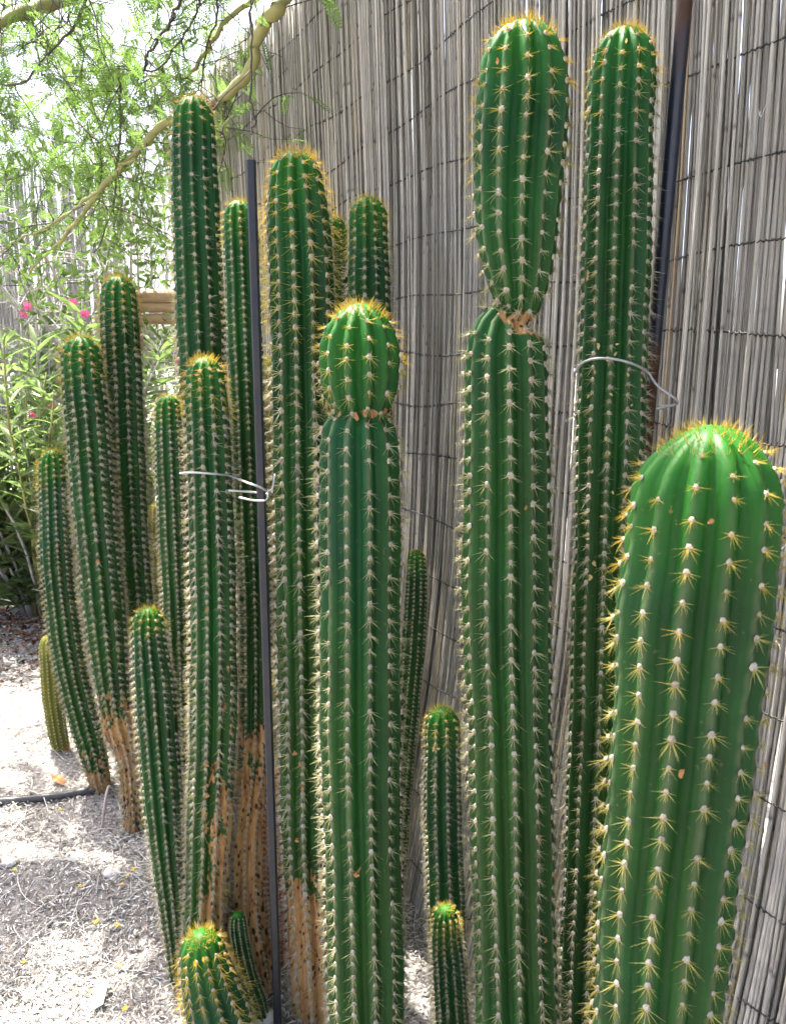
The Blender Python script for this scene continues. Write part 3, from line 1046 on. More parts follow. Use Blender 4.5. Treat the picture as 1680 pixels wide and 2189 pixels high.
# the reeds that show largest: nearest ones in front that the frame sees
vis_idx = []
for k, cd in enumerate(cands):
    if cd[1]:
        continue
    P = np.array([[cd[2][0], cd[2][1], z] for z in np.linspace(0.1, 2.4, 12)])
    x, y, d = project(P)
    ok = (x > 0) & (x < 1680) & (y > 0) & (y < 2189) & (d > 0.2)
    for st in STEMS:
        yy, xx, ww, dd = st['sil']
        ok &= ~((y > yy[0]) & (y < yy[-1]) & (np.abs(x - np.interp(y, yy, xx)) < np.interp(y, yy, ww)))
    if ok.sum() >= 1:
        vis_idx.append((d.mean() - 0.03 * ok.sum(), k))
vis_idx = set(k for _, k in sorted(vis_idx)[:300])
rest = ReedMB()
for k, (s, layer, p, t, n, lean, scl, var, sgn) in enumerate(cands):
    (V, F, cap, node, f), me = REEDS[var] if layer == 0 else (BACK[var % 10], None)
    gz = float(ground_z(p[0], p[1])) - 0.01
    tx, nx = np.array([t[0], t[1], 0.0]), np.array([n[0], n[1], 0.0])
    up = np.array([0, 0, 1.0]) + lean * tx
    # radius is scaled about the reed's own line, bow kept small
    X = tx * scl * sgn
    Yv = nx * 1.0
    if k in vis_idx:
        o = bpy.data.objects.new("reed", me)
        col.objects.link(o)
        o.parent = fence
        b = Vector((p[0], p[1], gz)) - fence.location
        o.matrix_local = Matrix(((X[0], Yv[0], up[0], b[0]), (X[1], Yv[1], up[1], b[1]), (X[2], Yv[2], up[2], b[2]), (0, 0, 0, 1)))
    else:
        W = np.array([p[0], p[1], gz]) + V[:, [0]] * X + V[:, [1]] * Yv + V[:, [2]] * up
        rest.reed(W, F, cap, node, rl.random())
rest.build("reeds", M['reed'], fence, attrs={"node": np.concatenate(rest.N)}, kind="stuff")
# rows of twisted binding wire
zrow = 0.10
row = 0
while zrow < FH - 0.04:
    mb = MB()
    ss = np.arange(0.02, fs[-1] - 0.02, 0.0045)
    P = []
    for s in ss:
        p, t, n = fence_at(s)
        z = zrow + 0.012 * math.sin(s * 2.1 + row * 1.3) + 0.007 * math.sin(s * 5.7 + row * 2.1) + 0.006 * math.sin(s * 13 + row)
        q = p + n * (0.0075 + flare(z) + 0.0014 * math.sin(s * 900))
        P.append([q[0], q[1], z + 0.0018 * math.sin(s * 620 + row)])
    add_tube(mb, P, 0.0012, 4, cap=False)
    P2 = np.array(P)
    P2[:, 2] += 0.003 * np.cos(ss * 620)
    add_tube(mb, P2, 0.0009, 3, cap=False)
    mb.build("binding_wire", M['wire_dark'], fence)
    zrow += 0.136
    row += 1
# torn fibres hanging from the reeds
for k in range(16):
    s = rl.uniform(0.35, 2.6)
    z = rl.uniform(0.3, 2.0)
    p, t, n = fence_at(s)
    L = rl.uniform(0.03, 0.10)
    P = []
    b = rl.normal(0, 1)
    for f in np.linspace(0, 1, 7):
        q = p + n * (0.010 + flare(z) + 0.035 * f * f * rl.uniform(0.9, 1.1)) + t * (b * 0.03 * f * f)
        P.append([q[0], q[1], z - L * f + 0.03 * f * f])
    mb = MB()
    add_tube(mb, P, np.linspace(0.0008, 0.0004, 7), 3, tone=0.55, cap=False)
    mb.build("torn_fibre", M['white_leaf'], fence)
# short white pipe end fixed at the top of the fence
p0, _ = at(623, 68, 2.88)
p1, _ = at(624, 26, 2.88)
mb = MB()
ex = p1 - p0
P = [p0, p0 + ex * 0.02, p0 + ex * 0.22, p0 + ex * 0.23, p0 + ex * 0.97, p1, p1 + ex * 0.001]
add_tube(mb, P, [0.019, 0.0215, 0.0215, 0.0195, 0.0195, 0.0185, 0.014], 20)
mb.build("pipe_end", M['white_pvc'], fence)

# ------------------------------------------------------------------ far reed fence, timber rack
far = thing("reed_fence", "distant sunlit reed fence behind the oleander and bare twigs", "fence", (-3.0, 5.3, 0.0))
rest = ReedMB()
for k in range(640):
    x = -4.4 + k * 0.00435 + rl.normal(0, 0.0015)
    x = min(x, -1.63)
    arr = reed_arrays(4, rl, 2.42 + rl.normal(0, 0.05))
    W = arr[0].copy()
    W[:, 0] = W[:, 0] * 1.7 + x + rl.normal(0, 0.008) * arr[0][:, 2]
    W[:, 1] = -W[:, 1] + 5.3 + 0.10 * x + rl.normal(0, 0.005)
    rest.reed(W, arr[1], arr[2], arr[3], rl.random())
rest.build("reeds", M['reed_pale'], far, attrs={"node": np.concatenate(rest.N)}, kind="stuff")
for z in (0.4, 0.85, 1.3, 1.75, 2.1):
    mb = MB()
    xx = np.linspace(-4.4, -1.62, 60)
    add_tube(mb, np.stack([xx, 5.3 + 0.10 * xx - 0.03 - flare(z), z + 0.015 * np.sin(xx * 4 + z)], -1), 0.003, 4)
    mb.build("binding_wire", M['wire_dark'], far)

rack = thing("timber_rack", "brown timber beams seen between two cacti at the left", "timber", (-1.35, 4.0, 0.0))


def rough_log(a, b, r, sides=12):
    a, b = np.array(a, float), np.array(b, float)
    mb = MB()
    n = 14
    P = a + (b - a) * np.linspace(0, 1, n)[:, None] + rl.normal(0, r * 0.04, (n, 3))
    add_tube(mb, P, r * (1 + rl.normal(0, 0.03, n)), sides)
    return mb


for (py, dz) in ((634, 0), (657, 0), (682, 0)):
    a, t = at(292, py, 4.0)
    b, _ = at(470, py - 2, 4.0)
    rough_log(a, b, 0.032 if py == 634 else 0.026).build("beam", M['timber'], rack)
for px in (430, 462):
    q, _ = at(px, 640, 4.06)
    rough_log([q[0], q[1], -0.02], [q[0], q[1], q[2] + 0.06], 0.045).build("post", M['timber'], rack)

# ------------------------------------------------------------------ leaves, shrubs, tree
def pinnate_leaf(n=11):
    """feather leaf along +x, 1 long: a rachis with pairs of narrow leaflets"""
    mb = MB()
    V, F = [], []
    for k in range(n):
        x = 0.12 + 0.86 * k / (n - 1)
        l = 0.20 * math.sin(math.pi * (0.18 + 0.72 * k / (n - 1))) + 0.02
        z = -0.18 * x * x
        for sg in (1, -1):
            b = len(V)
            dx = 0.28 * l
            w = 0.042
            V += [[x, 0.004 * sg, z], [x + dx * 0.5 - w, sg * l * 0.5, z + 0.015], [x + dx, sg * l, z + 0.005], [x + dx * 0.5 + w, sg * l * 0.5, z + 0.015]]
            F += [[b, b + 1, b + 2], [b, b + 2, b + 3]]
    mb.add(V, F, 0, 0.0)
    xr = np.linspace(0, 1, 4)
    w = 0.007
    R = np.vstack([np.stack([xr, np.full(4, w), -0.18 * xr ** 2], -1), np.stack([xr, np.full(4, -w), -0.18 * xr ** 2], -1)])
    mb.add(R, [[0, 1, 5, 4], [1, 2, 6, 5], [2, 3, 7, 6]], 0, 0.0)
    return mb


PIN = [pinnate_leaf(n) for n in (9, 11, 12)]
PIN_MESH = [m.mesh("leaf", M['leaf'], False) for m in PIN]


def lance_leaf(n=5):
    mb = MB()
    V, F = [], []
    for k in range(n):
        f = k / (n - 1)
        w = 0.085 * math.sin(math.pi * min(1, 0.06 + 0.93 * f)) ** 0.8
        z = -0.16 * f * f
        V += [[f, w, z + w * 0.35], [f, 0, z], [f, -w, z + w * 0.35]]
        if k:
            b = 3 * k
            F += [[b - 3, b, b + 1, b - 2], [b - 2, b + 1, b + 2, b - 1]]
    mb.add(V, F, 0, 0.0)
    return mb


LANCE = [lance_leaf()]
LANCE_MESH = [m.mesh("leaf", M['oleander'], True) for m in LANCE]


def frame_from(d, roll):
    d = d / np.linalg.norm(d)
    up = np.array([0, 0, 1.0])
    y = np.cross(up, d)
    if np.linalg.norm(y) < 1e-3:
        y = np.array([0, 1.0, 0])
    y /= np.linalg.norm(y)
    z = np.cross(d, y)
    y2 = y * math.cos(roll) + z * math.sin(roll)
    return d, y2, np.cross(d, y2)


def arr_of(m):
    return np.concatenate(m.V), m.F


def place_leaves(root, leaves, shapes, meshes, mat, limit=300, name="leaf", rest_name="foliage"):
    """leaves: (point, direction, roll, size, weight). The biggest in view are objects, the rest one part"""
    P = np.array([l[0] for l in leaves])
    x, y, d = project(P)
    inview = (x > 0) & (x < 1680) & (y > 0) & (y < 2189) & (d > 0.3)
    for st in STEMS:
        yy, xx, ww, dd = st['sil']
        inview &= ~((y > yy[0]) & (y < yy[-1]) & (np.abs(x - np.interp(y, yy, xx)) < np.interp(y, yy, ww)))
    size = np.where(inview, np.array([l[3] for l in leaves]) / np.maximum(d, 0.3), -1)
    single = set(k for k in np.argsort(-size)[:limit] if size[k] > 0)
    rest = MB()
    for k, (p, dr, roll, sz, _) in enumerate(leaves):
        X, Yv, Z = frame_from(dr, roll)
        v = k % len(shapes)
        if k in single:
            o = bpy.data.objects.new(name, meshes[v])
            col.objects.link(o)
            o.parent = root
            b = Vector(p) - root.location
            o.matrix_local = Matrix([(X[c] * sz, Yv[c] * sz, Z[c] * sz, b[c]) for c in range(3)] + [(0, 0, 0, 1)])
        else:
            tone = random.random()
            for Vl, Fl, base in zip(shapes[v].V, shapes[v].F, np.concatenate([[0], np.cumsum([len(q) for q in shapes[v].V])[:-1]])):
                rest.add(np.asarray(p) + sz * (Vl[:, [0]] * X + Vl[:, [1]] * Yv + Vl[:, [2]] * Z), Fl - base, 0, tone)
    if rest.n:
        rest.build(rest_name, mat, root, False, kind="stuff")


# --- oleander
def stem_path(a, d, L, n=6, droop=0.15, wob=0.05):
    p = np.array(a, float)
    d = np.array(d, float)
    d /= np.linalg.norm(d)
    out = [p.copy()]
    for k in range(n - 1):
        p = p + d * L / (n - 1)
        out.append(p.copy())
        d = d + rl.normal(0, wob, 3) + np.array([0, 0, -droop / n])
        d /= np.linalg.norm(d)
    return np.array(out)


def make_oleander(loc, n_stem, spread, height, label, flowers):
    root = thing("oleander_shrub", label, "shrub", loc)
    leaves = []
    tips = []
    for k in range(n_stem):
        a = rl.uniform(0, 6.283)
        rr = rl.uniform(0, 1) ** 0.6
        d = np.array([math.cos(a) * rr * spread, math.sin(a) * rr * spread, 1.0])
        L = height * rl.uniform(0.55, 1.05)
        P = stem_path(np.array(loc) + np.array([math.cos(a) * 0.1, math.sin(a) * 0.1, 0]), d, L, 8, 0.2, 0.06)
        mb = MB()
        add_tube(mb, P, np.linspace(0.010, 0.003, 8), 5)
        mb.build("branch", M['dry_twig'] if k % 3 else M['bark'], root)
        tips.append(P[-1])
        for f in np.arange(0.06, 1.0, 0.045):
            q = P[0] + 0
            i = min(6, int(f * 7))
            q = P[i] + (P[i + 1] - P[i]) * (f * 7 - i)
            ax = P[i + 1] - P[i]
            ax /= np.linalg.norm(ax)
            for c in range(3):
                b = rl.uniform(0, 6.283)
                dr = np.array([math.cos(b), math.sin(b), 0]) * rl.uniform(0.6, 1.0) + ax * rl.uniform(0.3, 1.0)
                leaves.append((q, dr, rl.normal(0, 0.5), rl.uniform(0.10, 0.17), 0))
    place_leaves(root, leaves, LANCE, LANCE_MESH, M['oleander'])
    fm = None
    for k in range(flowers):
        q = tips[rl.integers(0, len(tips))] + rl.normal(0, 0.07, 3)
        mb = MB()
        for c in range(5):
            b = c * 1.2566 + rl.uniform(-0.2, 0.2)
            tilt = rl.uniform(0.1, 0.6)
            dv = np.array([math.cos(b), -0.3, math.sin(b)])
            sv = np.array([-math.sin(b), 0.1, math.cos(b)])
            r = 0.020
            mb.add([q, q + dv * r * 0.6 + sv * r * 0.45, q + dv * r * 1.2 + [0, -0.006, 0], q + dv * r * 0.6 - sv * r * 0.45], [[0, 1, 2, 3]], 0, 0.5)
        mb.build("flower", M['petal'], root)
    return root


make_oleander((-1.84, 4.15, 0.0), 90, 0.50, 1.64, "leafy oleander with pink flowers at the left edge", 34)
make_oleander((-1.12, 3.75, 0.0), 18, 0.34, 1.10, "smaller oleander seen in the gap behind the haloed cactus", 7)


# --- fine twiggy shrubs behind
def make_twig_shrub(name, label, loc, n, spread, height, mat, leafmat=None, nleaf=0, lsize=0.03, wob=0.28, kinds=3):
    root = thing(name, label, "shrub", loc)
    mains = []
    for k in range(7):
        a = rl.uniform(0, 6.283)
        d = np.array([math.cos(a) * spread, math.sin(a) * spread, 1.0])
        P = stem_path(np.array(loc), d, height * rl.uniform(0.7, 1.0), 9, 0.1, 0.10)
        mb = MB()
        add_tube(mb, P, np.linspace(0.016, 0.004, 9), 5)
        mb.build("branch", mat, root)
        mains.append(P)
    mb = MB()
    ends = []
    for k in range(n):
        P = mains[rl.integers(0, 7)]
        q = P[rl.integers(1, 9)] + rl.normal(0, 0.02, 3)
        for c in range(kinds):
            d = rl.normal(0, 1, 3) + np.array([0, 0, 0.25])
            T = stem_path(q, d, rl.uniform(0.15, 0.55), 6, 0.3, wob)
            add_tube(mb, T, np.linspace(0.0035, 0.0012, 6), 3, cap=False)
            ends.append(T)
            q = T[rl.integers(2, 6)]
    mb.build("twigs", mat, root, kind="stuff")
    if nleaf:
        leaves = []
        for k in range(nleaf):
            T = ends[rl.integers(0, len(ends))]
            leaves.append((T[rl.integers(1, 6)] + rl.normal(0, 0.006, 3), rl.normal(0, 1, 3) + np.array([0, 0, 0.4]), rl.uniform(0, 6), lsize * rl.uniform(0.6, 1.3), 0))
        place_leaves(root, leaves, SHRUB_LEAF, SHRUB_MESH, leafmat)
    return root


SHRUB_LEAF = [lance_leaf(4)]
for m in SHRUB_LEAF:
    m.V = [v * np.array([1, 1.9, 1]) for v in m.V]
SHRUB_MESH = [m.mesh("leaf", M['shrub'], True) for m in SHRUB_LEAF]
make_twig_shrub("dry_shrub", "tangle of bare bleached twigs in front of the distant fence", (-1.95, 4.95, 0.0), 210, 0.34, 2.35, M['dry_twig'], M['shrub'], 420, 0.05)
make_twig_shrub("green_shrub", "sunlit small-leaved shrub behind the timber beams", (-1.36, 4.78, 0.0), 260, 0.24, 3.0, M['dry_twig'], M['shrub'], 4800, 0.06)
make_twig_shrub("dry_shrub", "low grey twiggy shrub under the timber beams", (-1.12, 3.75, 0.0), 110, 0.40, 0.85, M['dry_twig'], M['shrub'], 900, 0.045, kinds=2)

# --- palo verde tree
tree = thing("palo_verde_tree", "green-barked tree with feathery leaves overhanging from the upper left", "tree", (-0.45, 4.35, 0.0))
mb = MB()
trunk_top = np.array([-0.35, 4.1, 3.1])
P = spline([[-0.45, 4.35, -0.05], [-0.42, 4.3, 0.9], [-0.48, 4.25, 1.9], trunk_top], 16)
add_tube(mb, P, np.linspace(0.13, 0.085, 16), 12)
mb.build("trunk", M['bark'], tree)


def px_branch(pts, Y0, Y1, n=28, start=None, knobs=True):
    q = []
    for k, (x, y, w) in enumerate(pts):
        p, t = at(x, y, Y0 + (Y1 - Y0) * k / (len(pts) - 1))
        q.append([*p, w * 0.5 * t / FV])
    if start is not None:
        q = [[*start, q[0][3] * 1.5], [*((np.array(start) + np.array(q[0][:3])) / 2 + np.array([0, 0, 0.15])), q[0][3] * 1.2]] + q
    return spline(q, n)


limbs = [
    (px_branch([(608, -12, 34), (572, 38, 31), (548, 85, 28), (538, 140, 25), (508, 182, 23), (455, 226, 21), (398, 252, 19), (352, 264, 17), (318, 296, 17), (290, 326, 16), (252, 366, 12), (214, 408, 11),
                (180, 452, 10), (150, 490, 9), (112, 534, 7), (62, 580, 4)], 2.32, 2.62, 60, trunk_top), 'bark', 10),
    (px_branch([(262, -60, 36), (170, -14, 33), (110, 6, 31), (55, 22, 28), (10, 42, 24), (-60, 80, 20)], 2.75, 2.35, 26, trunk_top), 'bark', 10),
    (px_branch([(600, -40, 16), (545, 0, 13), (490, 38, 11), (438, 115, 10), (400, 163, 8), (345, 160, 6), (306, 168, 4)], 2.75, 2.95, 30, None), 'bark', 7),
    (px_branch([(400, -40, 8), (387, 0, 8), (362, 49, 7), (330, 100, 6), (314, 118, 6), (308, 168, 4)], 2.45, 2.5, 24), 'twig', 6),
    (px_branch([(196, -40, 7), (185, 0, 7), (174, 24, 7), (153, 63, 6), (105, 115, 6), (49, 178, 5), (-10, 181, 4)], 2.35, 2.5, 26), 'twig', 6),
    (px_branch([(258, 150, 3), (258, 223, 5), (258, 296, 5), (250, 350, 5), (240, 450, 4), (202, 544, 3)], 2.6, 2.7, 24), 'twig', 5),
    (px_branch([(540, -20, 4), (537, 20, 4), (540, 105, 4), (537, 209, 5), (544, 255, 4), (537, 290, 3)], 2.2, 2.2, 24), 'twig', 5),
    (px_branch([(463, 222, 10), (474, 236, 8), (484, 279, 6), (481, 324, 3)], 2.40, 2.45, 14), 'bark', 6),
    (px_branch([(290, 340, 8), (262, 352, 7), (240, 330, 6), (210, 300, 5), (170, 262, 4)], 2.47, 2.6, 18), 'bark', 6),
    (px_branch([(214, 410, 9), (186, 425, 8), (160, 446, 7), (110, 480, 6), (60, 505, 5), (0, 540, 3)], 2.55, 2.8, 22), 'bark', 6),
    (px_branch([(430, -30, 6), (424, 10, 6), (415, 40, 5), (380, 90, 5), (330, 150, 4), (250, 140, 3)], 2.5, 2.6, 24), 'twig', 5),
    (px_branch([(120, -20, 5), (150, 30, 4), (110, 70, 4), (40, 100, 3)], 2.4, 2.5, 18), 'twig', 5),
    (px_branch([(60, -20, 4), (75, 60, 4), (100, 110, 3), (130, 160, 3), (165, 205, 2)], 2.55, 2.7, 18), 'twig', 5),
    (px_branch([(470, -20, 6), (462, 40, 5), (440, 110, 4), (430, 180, 4), (395, 215, 2)], 2.6, 2.7, 18), 'twig', 5),
]
for q, mt, sides in limbs:
    mb = MB()
    add_tube(mb, q[:, :3] + rl.normal(0, 0.0025, (len(q), 3)), q[:, 3] * (1 + rl.normal(0, 0.05, len(q))), sides)
    mb.build("limb" if mt == 'bark' else "twig", M[mt], tree)

leaves = []
twigs = MB()


def leafy_twig(q, d, L, nl, size, wob=0.22):
    T = stem_path(q, d, L, 7, 0.5, wob)
    add_tube(twigs, T, np.linspace(0.0021, 0.0008, 7), 3, cap=False)
    for k in range(nl):
        f = rl.uniform(0.1, 1.0) * 5.99
        i = int(f)
        p = T[i] + (T[i + 1] - T[i]) * (f - i)
        dr = (T[i + 1] - T[i]) / (L / 6) * 0.5 + rl.normal(0, 0.8, 3) + np.array([0, 0, -0.25])
        leaves.append((p, dr, rl.normal(0, 0.7), size * rl.uniform(0.6, 1.25), 0))


# twigs growing from the visible limbs
for li, (q, mt, sides) in enumerate(limbs):
    n = {0: 26, 1: 26}.get(li, 13)
    for k in range(n):
        i = rl.integers(2, len(q) - 1)
        d = rl.normal(0, 1, 3) + np.array([-0.3, 0, 0.1])
        if project(q[i, :3])[0] > 500 and rl.random() < 0.75:
            continue
        leafy_twig(q[i, :3], d, rl.uniform(0.10, 0.40), rl.integers(2, 7), 0.068)
# hanging foliage of the low crown at the left
clumps = np.stack([rl.uniform(-1.75, -0.45, 60), rl.uniform(2.75, 3.7, 60), 2.75 - 1.15 * rl.random(60) ** 1.3], -1)
for k in range(520):
    p = clumps[rl.integers(0, 60)] + rl.normal(0, 0.13, 3)
    x, y, d = project(p)
    if p[2] < 1.6 + 0.7 * rl.random() or x > 560 or (x > 470 and y > 120):
        continue
    leafy_twig(p, rl.normal(0, 1, 3) + np.array([0, 0, -0.2]), rl.uniform(0.12, 0.35), rl.integers(4, 10), 0.074)
# unseen overhead crown shades the bed; reach over the camera added to cut skylight
unseen_crown_limbs = []
for k in range(9):
    tgt = np.array([rl.uniform(-1.5, 1.2), rl.uniform(-1.2, 2.6), rl.uniform(2.95, 3.4)])
    P = spline([trunk_top, (trunk_top + tgt) / 2 + np.array([0, 0, 0.3]), tgt], 14)
    mb = MB()
    add_tube(mb, P, np.linspace(0.045, 0.010, 14), 7)
    mb.build("limb", M['bark'], tree)
    unseen_crown_limbs.append(P)
CROWN = 1250
for k in range(CROWN):
    p = np.array([rl.uniform(-1.7, 1.3), rl.uniform(-1.6, 3.0), rl.uniform(2.75, 3.5)])
    # thick over the cacti and the fence, broken towards the open ground at the left
    u = p[0] + 0.30 * (max(p[1], 0.9) - 1.5)
    keep = 1 / (1 + math.exp(-(u + 0.47) * 10))
    if rl.random() > 0.06 + 0.94 * keep:
        continue
    leafy_twig(p, rl.normal(0, 1, 3) * np.array([1, 1, 0.4]), rl.uniform(0.2, 0.5), rl.integers(6, 12), 0.115)
# unseen sprays added between sun and open ground to throw shade bands
for (gx, gy, m) in [(10, 1930, 10), (60, 1918, 11), (120, 1925, 13), (185, 1922, 14), (240, 1935, 14), (295, 1915, 14), (355, 1945, 13), (320, 1805, 7), (15, 2085, 12), (345, 2120, 12)]:
    gp = on_ground(gx, gy)
    ctr = gp + np.array(to_sun) / to_sun.z * rl.uniform(2.5, 2.7)
    for k in range(m):
        leafy_twig(ctr + rl.normal(0, 0.032, 3), rl.normal(0, 1, 3) * np.array([1, 1, 0.3]), rl.uniform(0.05, 0.12), rl.integers(7, 11), 0.075)
twigs.build("twigs", M['twig'], tree, kind="stuff")
place_leaves(tree, leaves, PIN, PIN_MESH, M['leaf'])

# ------------------------------------------------------------------ stakes, ties, hose
def bar(mb, P, a, b):
    """rectangular bar with chamfered corners along P"""
    P = np.asarray(P, float)
    c = 0.35
    prof = np.array([[-a, -b * (1 - c)], [-a * (1 - c), -b], [a * (1 - c), -b], [a, -b * (1 - c)], [a, b * (1 - c)], [a * (1 - c), b], [-a * (1 - c), b], [-a, b * (1 - c)]])
    rings = [[[p[0] + u, p[1] + v, p[2]] for u, v in prof] for p in P]
    V = np.array(rings).reshape(-1, 3)
    m, n = len(P), 8
    F = [[i * n + j, i * n + (j + 1) % n, (i + 1) * n + (j + 1) % n, (i + 1) * n + j] for i in range(m - 1) for j in range(n)]
    mb.add(V, F, 0, 0.5)
    mb.F.append(np.array([list(range((m - 1) * n, m * n))]) + mb.n - len(V))
    mb.M.append(np.zeros(1))


sa, _ = at(537, 343, 1.37)
sb, _ = at(594, 2175, 1.37)
zz = np.linspace(0, 1, 10)
mb = MB()
P = sb + (sa - sb) * zz[:, None]
P[0, 2] = -0.05
bar(mb, P, 0.0072, 0.0060)
stake = mb.build("metal_stake", M['steel'], smooth=False)
origin_to(stake, P[0])
tag(stake, "dark flat steel stake standing between the left cacti", "stake")

ra, _ = at(1467, -40, 1.15)
rb, _ = at(1384, 900, 1.29)
dirv = (rb - ra) / (ra[2] - rb[2])
rend = rb + dirv * (rb[2] + 0.05)
mb = MB()
P = rend + (ra + (ra - rb) * 0.15 - rend) * np.linspace(0, 1, 16)[:, None]
add_tube(mb, P, 0.0098, 16)
pole = mb.build("metal_pole", M['rusty'])
origin_to(pole, P[0])
tag(pole, "blue-black round pipe with rust patches in front of the reed fence", "pole")


def loop_points(key, py, a0, a1, n, grow):
    st = BY[key]
    yy, xx, ww, dd = st['sil']
    c, _ = at(float(np.interp(py, yy, xx)), py, float(np.interp(py, yy, project_y(st))))
    r = float(np.interp(py, yy, ww) * np.interp(py, yy, dd) / FV) * grow
    return [c + np.array([math.cos(a) * r, math.sin(a) * r, 0]) for a in np.linspace(a0, a1, n)], r


# tie round the left cactus and the stake
lp, r = loop_points('left_tied', 1008, math.radians(178), math.radians(330), 9, 1.16)
lp = [p + np.array([0, 0, -0.004 + 0.008 * math.sin(math.pi * k / 8)]) for k, p in enumerate(lp)]
spt = sb + (sa - sb) * ((1.345 - sb[2]) / (sa[2] - sb[2]))
st_p = lambda dx, dy, z: np.array([spt[0] + dx, spt[1] + dy, z])
zt = lp[-1][2]
tail = [st_p(-0.020, -0.016, zt - 0.002), st_p(0.003, -0.017, zt - 0.010), st_p(0.015, -0.006, zt - 0.022), st_p(0.010, 0.012, zt - 0.026), st_p(-0.02, 0.012, zt - 0.022), st_p(-0.055, 0.002, zt - 0.018)]
back, _ = loop_points('left_tied', 1020, math.radians(20), math.radians(170), 7, 1.14)
path = spline(back[::-1] + lp + tail, 90)
mb = MB()
add_tube(mb, path, 0.0019, 7)
tw = spline([st_p(0.014, -0.010, zt - 0.014), st_p(0.012, -0.02, zt - 0.030), st_p(-0.008, -0.022, zt - 0.031), st_p(-0.034, -0.020, zt - 0.026)], 16)
add_tube(mb, tw, 0.0018, 7)
tw = spline([st_p(0.013, -0.012, zt - 0.018), st_p(0.022, -0.016, zt - 0.010), st_p(0.026, -0.012, zt + 0.012)], 10)
add_tube(mb, tw, 0.0016, 6)
tie = mb.build("wire_tie", M['wire_tie'])
origin_to(tie, path[0])
tag(tie, "pale wire loop holding a left cactus to the dark stake", "wire")

lp, r = loop_points('right_back', 778, math.radians(185), math.radians(318), 8, 1.14)
lp = [p + np.array([0, 0, -0.012 + 0.020 * math.sin(math.pi * (k / 7) ** 0.8)]) for k, p in enumerate(lp)]
q1, _ = at(1405, 825, 1.17)
q2, _ = at(1446, 856, 1.17)
q3, _ = at(1436, 866, 1.19)
q4, _ = at(1404, 869, 1.20)
q5, _ = at(1385, 868, 1.31)
back, _ = loop_points('right_back', 790, math.radians(10), math.radians(178), 7, 1.12)
path = spline(back[::-1][::-1] + lp + [q1, q2, q3, q4], 80)
mb = MB()
add_tube(mb, path, 0.0019, 7)
a_, _ = at(1446, 864, 1.175)
b_, _ = at(1402, 874, 1.165)
add_tube(mb, spline([a_, (a_ + b_) / 2, b_], 8), 0.0019, 7)
tie = mb.build("wire_tie", M['wire_tie'])
origin_to(tie, path[0])
tag(tie, "pale wire loop round the tall cactus beside the rusty pipe", "wire")

hp = [on_ground(x, y, 0.010) for x, y in ((-120, 1738), (-20, 1722), (70, 1714), (140, 1706), (190, 1696), (245, 1688), (300, 1690))]
mb = MB()
add_tube(mb, spline(hp, 40), 0.0115, 12)
hose = thing("irrigation_hose", "black irrigation hose lying on the ground at the left", "hose", Vector(hp[3]))
mb.build("hose", M['hose'], hose)
q = on_ground(203, 1694, 0.0)
mb = MB()
add_tube(mb, [q + [0, 0, 0.0], q + [0, 0, 0.02], q + [0, 0, 0.021], q + [0.002, 0, 0.055]], [0.014, 0.014, 0.008, 0.008], 10)
mb.build("riser", M['hose'], hose)
q = on_ground(218, 1772, 0.0)
q2 = on_ground(238, 1700, 0.0)
top, _ = at(232, 1684, float(q[1]) + 0.06)
mid, _ = at(223, 1735, float(q[1]) + 0.015)
mb = MB()
add_tube(mb, spline([q - [0, 0, 0.02], mid, top, top + (q2 - top) * 0.4 + [0.012, 0, 0.004], q2 + [0.02, 0, 0.0]], 30), 0.0042, 8)
hook = mb.build("hose_hook", M['hook'])
origin_to(hook, q)
tag(hook, "bent grey hook pinning the hose by the curved cactus", "hook")

# ------------------------------------------------------------------ fallen flowers, leaf scraps, stones
def crumpled(mb, c, n, up, size, mat=0, k=None):
    """a small curled, ragged leaf scrap with a raised midrib"""
    n = n / np.linalg.norm(n)
    a = np.cross(n, up)
    a /= np.linalg.norm(a)
    b = np.cross(n, a)
    rot = random.uniform(0, 6.28)
    A = a * math.cos(rot) + b * math.sin(rot)
    B = np.cross(n, A)
    m = 8
    V = [c + n * size * 0.18]
    for j in range(m):
        t = j * 2 * math.pi / m
        r = size * random.uniform(0.7, 1.15)
        V.append(c + A * math.cos(t) * r + B * math.sin(t) * r * 0.55 + n * size * random.uniform(-0.18, 0.35))
    mb.add(np.array(V), [[0, 1 + j, 1 + (j + 1) % m] for j in range(m)], mat, 0.5)


FORD = ["second", "third", "fourth", "fifth", "sixth", "seventh", "eighth", "ninth", "tenth", "eleventh", "twelfth", "thirteenth", "fourteenth", "fifteenth"]
for num, (x, y) in enumerate(sorted([(33, 1868), (174, 1903), (261, 1899), (206, 1980), (253, 1987), (162, 2128), (197, 2130), (255, 2074), (272, 1880), (286, 1866), (130, 1738), (52, 2065), (270, 2165), (24, 1500), (62, 1520)])):
    p = on_ground(x, y, 0.010)
    mb = MB()
    for k in range(5):
        b = k * 1.2566 + random.random()
        r = random.uniform(0.005, 0.008)
        dv = np.array([math.cos(b), math.sin(b), random.uniform(0.1, 0.7)])
        sv = np.array([-math.sin(b), math.cos(b), 0])
        mb.add([p, p + dv * r * 0.6 + sv * r * 0.4, p + dv * r * 1.2, p + dv * r * 0.6 - sv * r * 0.4], [[0, 1, 2, 3]], 0, 0.5)
    o = mb.build("fallen_flower", M['yellow_petal'], smooth=False)
    origin_to(o, p)
    tag(o, ("leftmost" if num == 0 else FORD[num - 1] + " from the left") + " of the tiny yellow flowers fallen on the litter", "flower", "yellow flowers fallen on the ground")

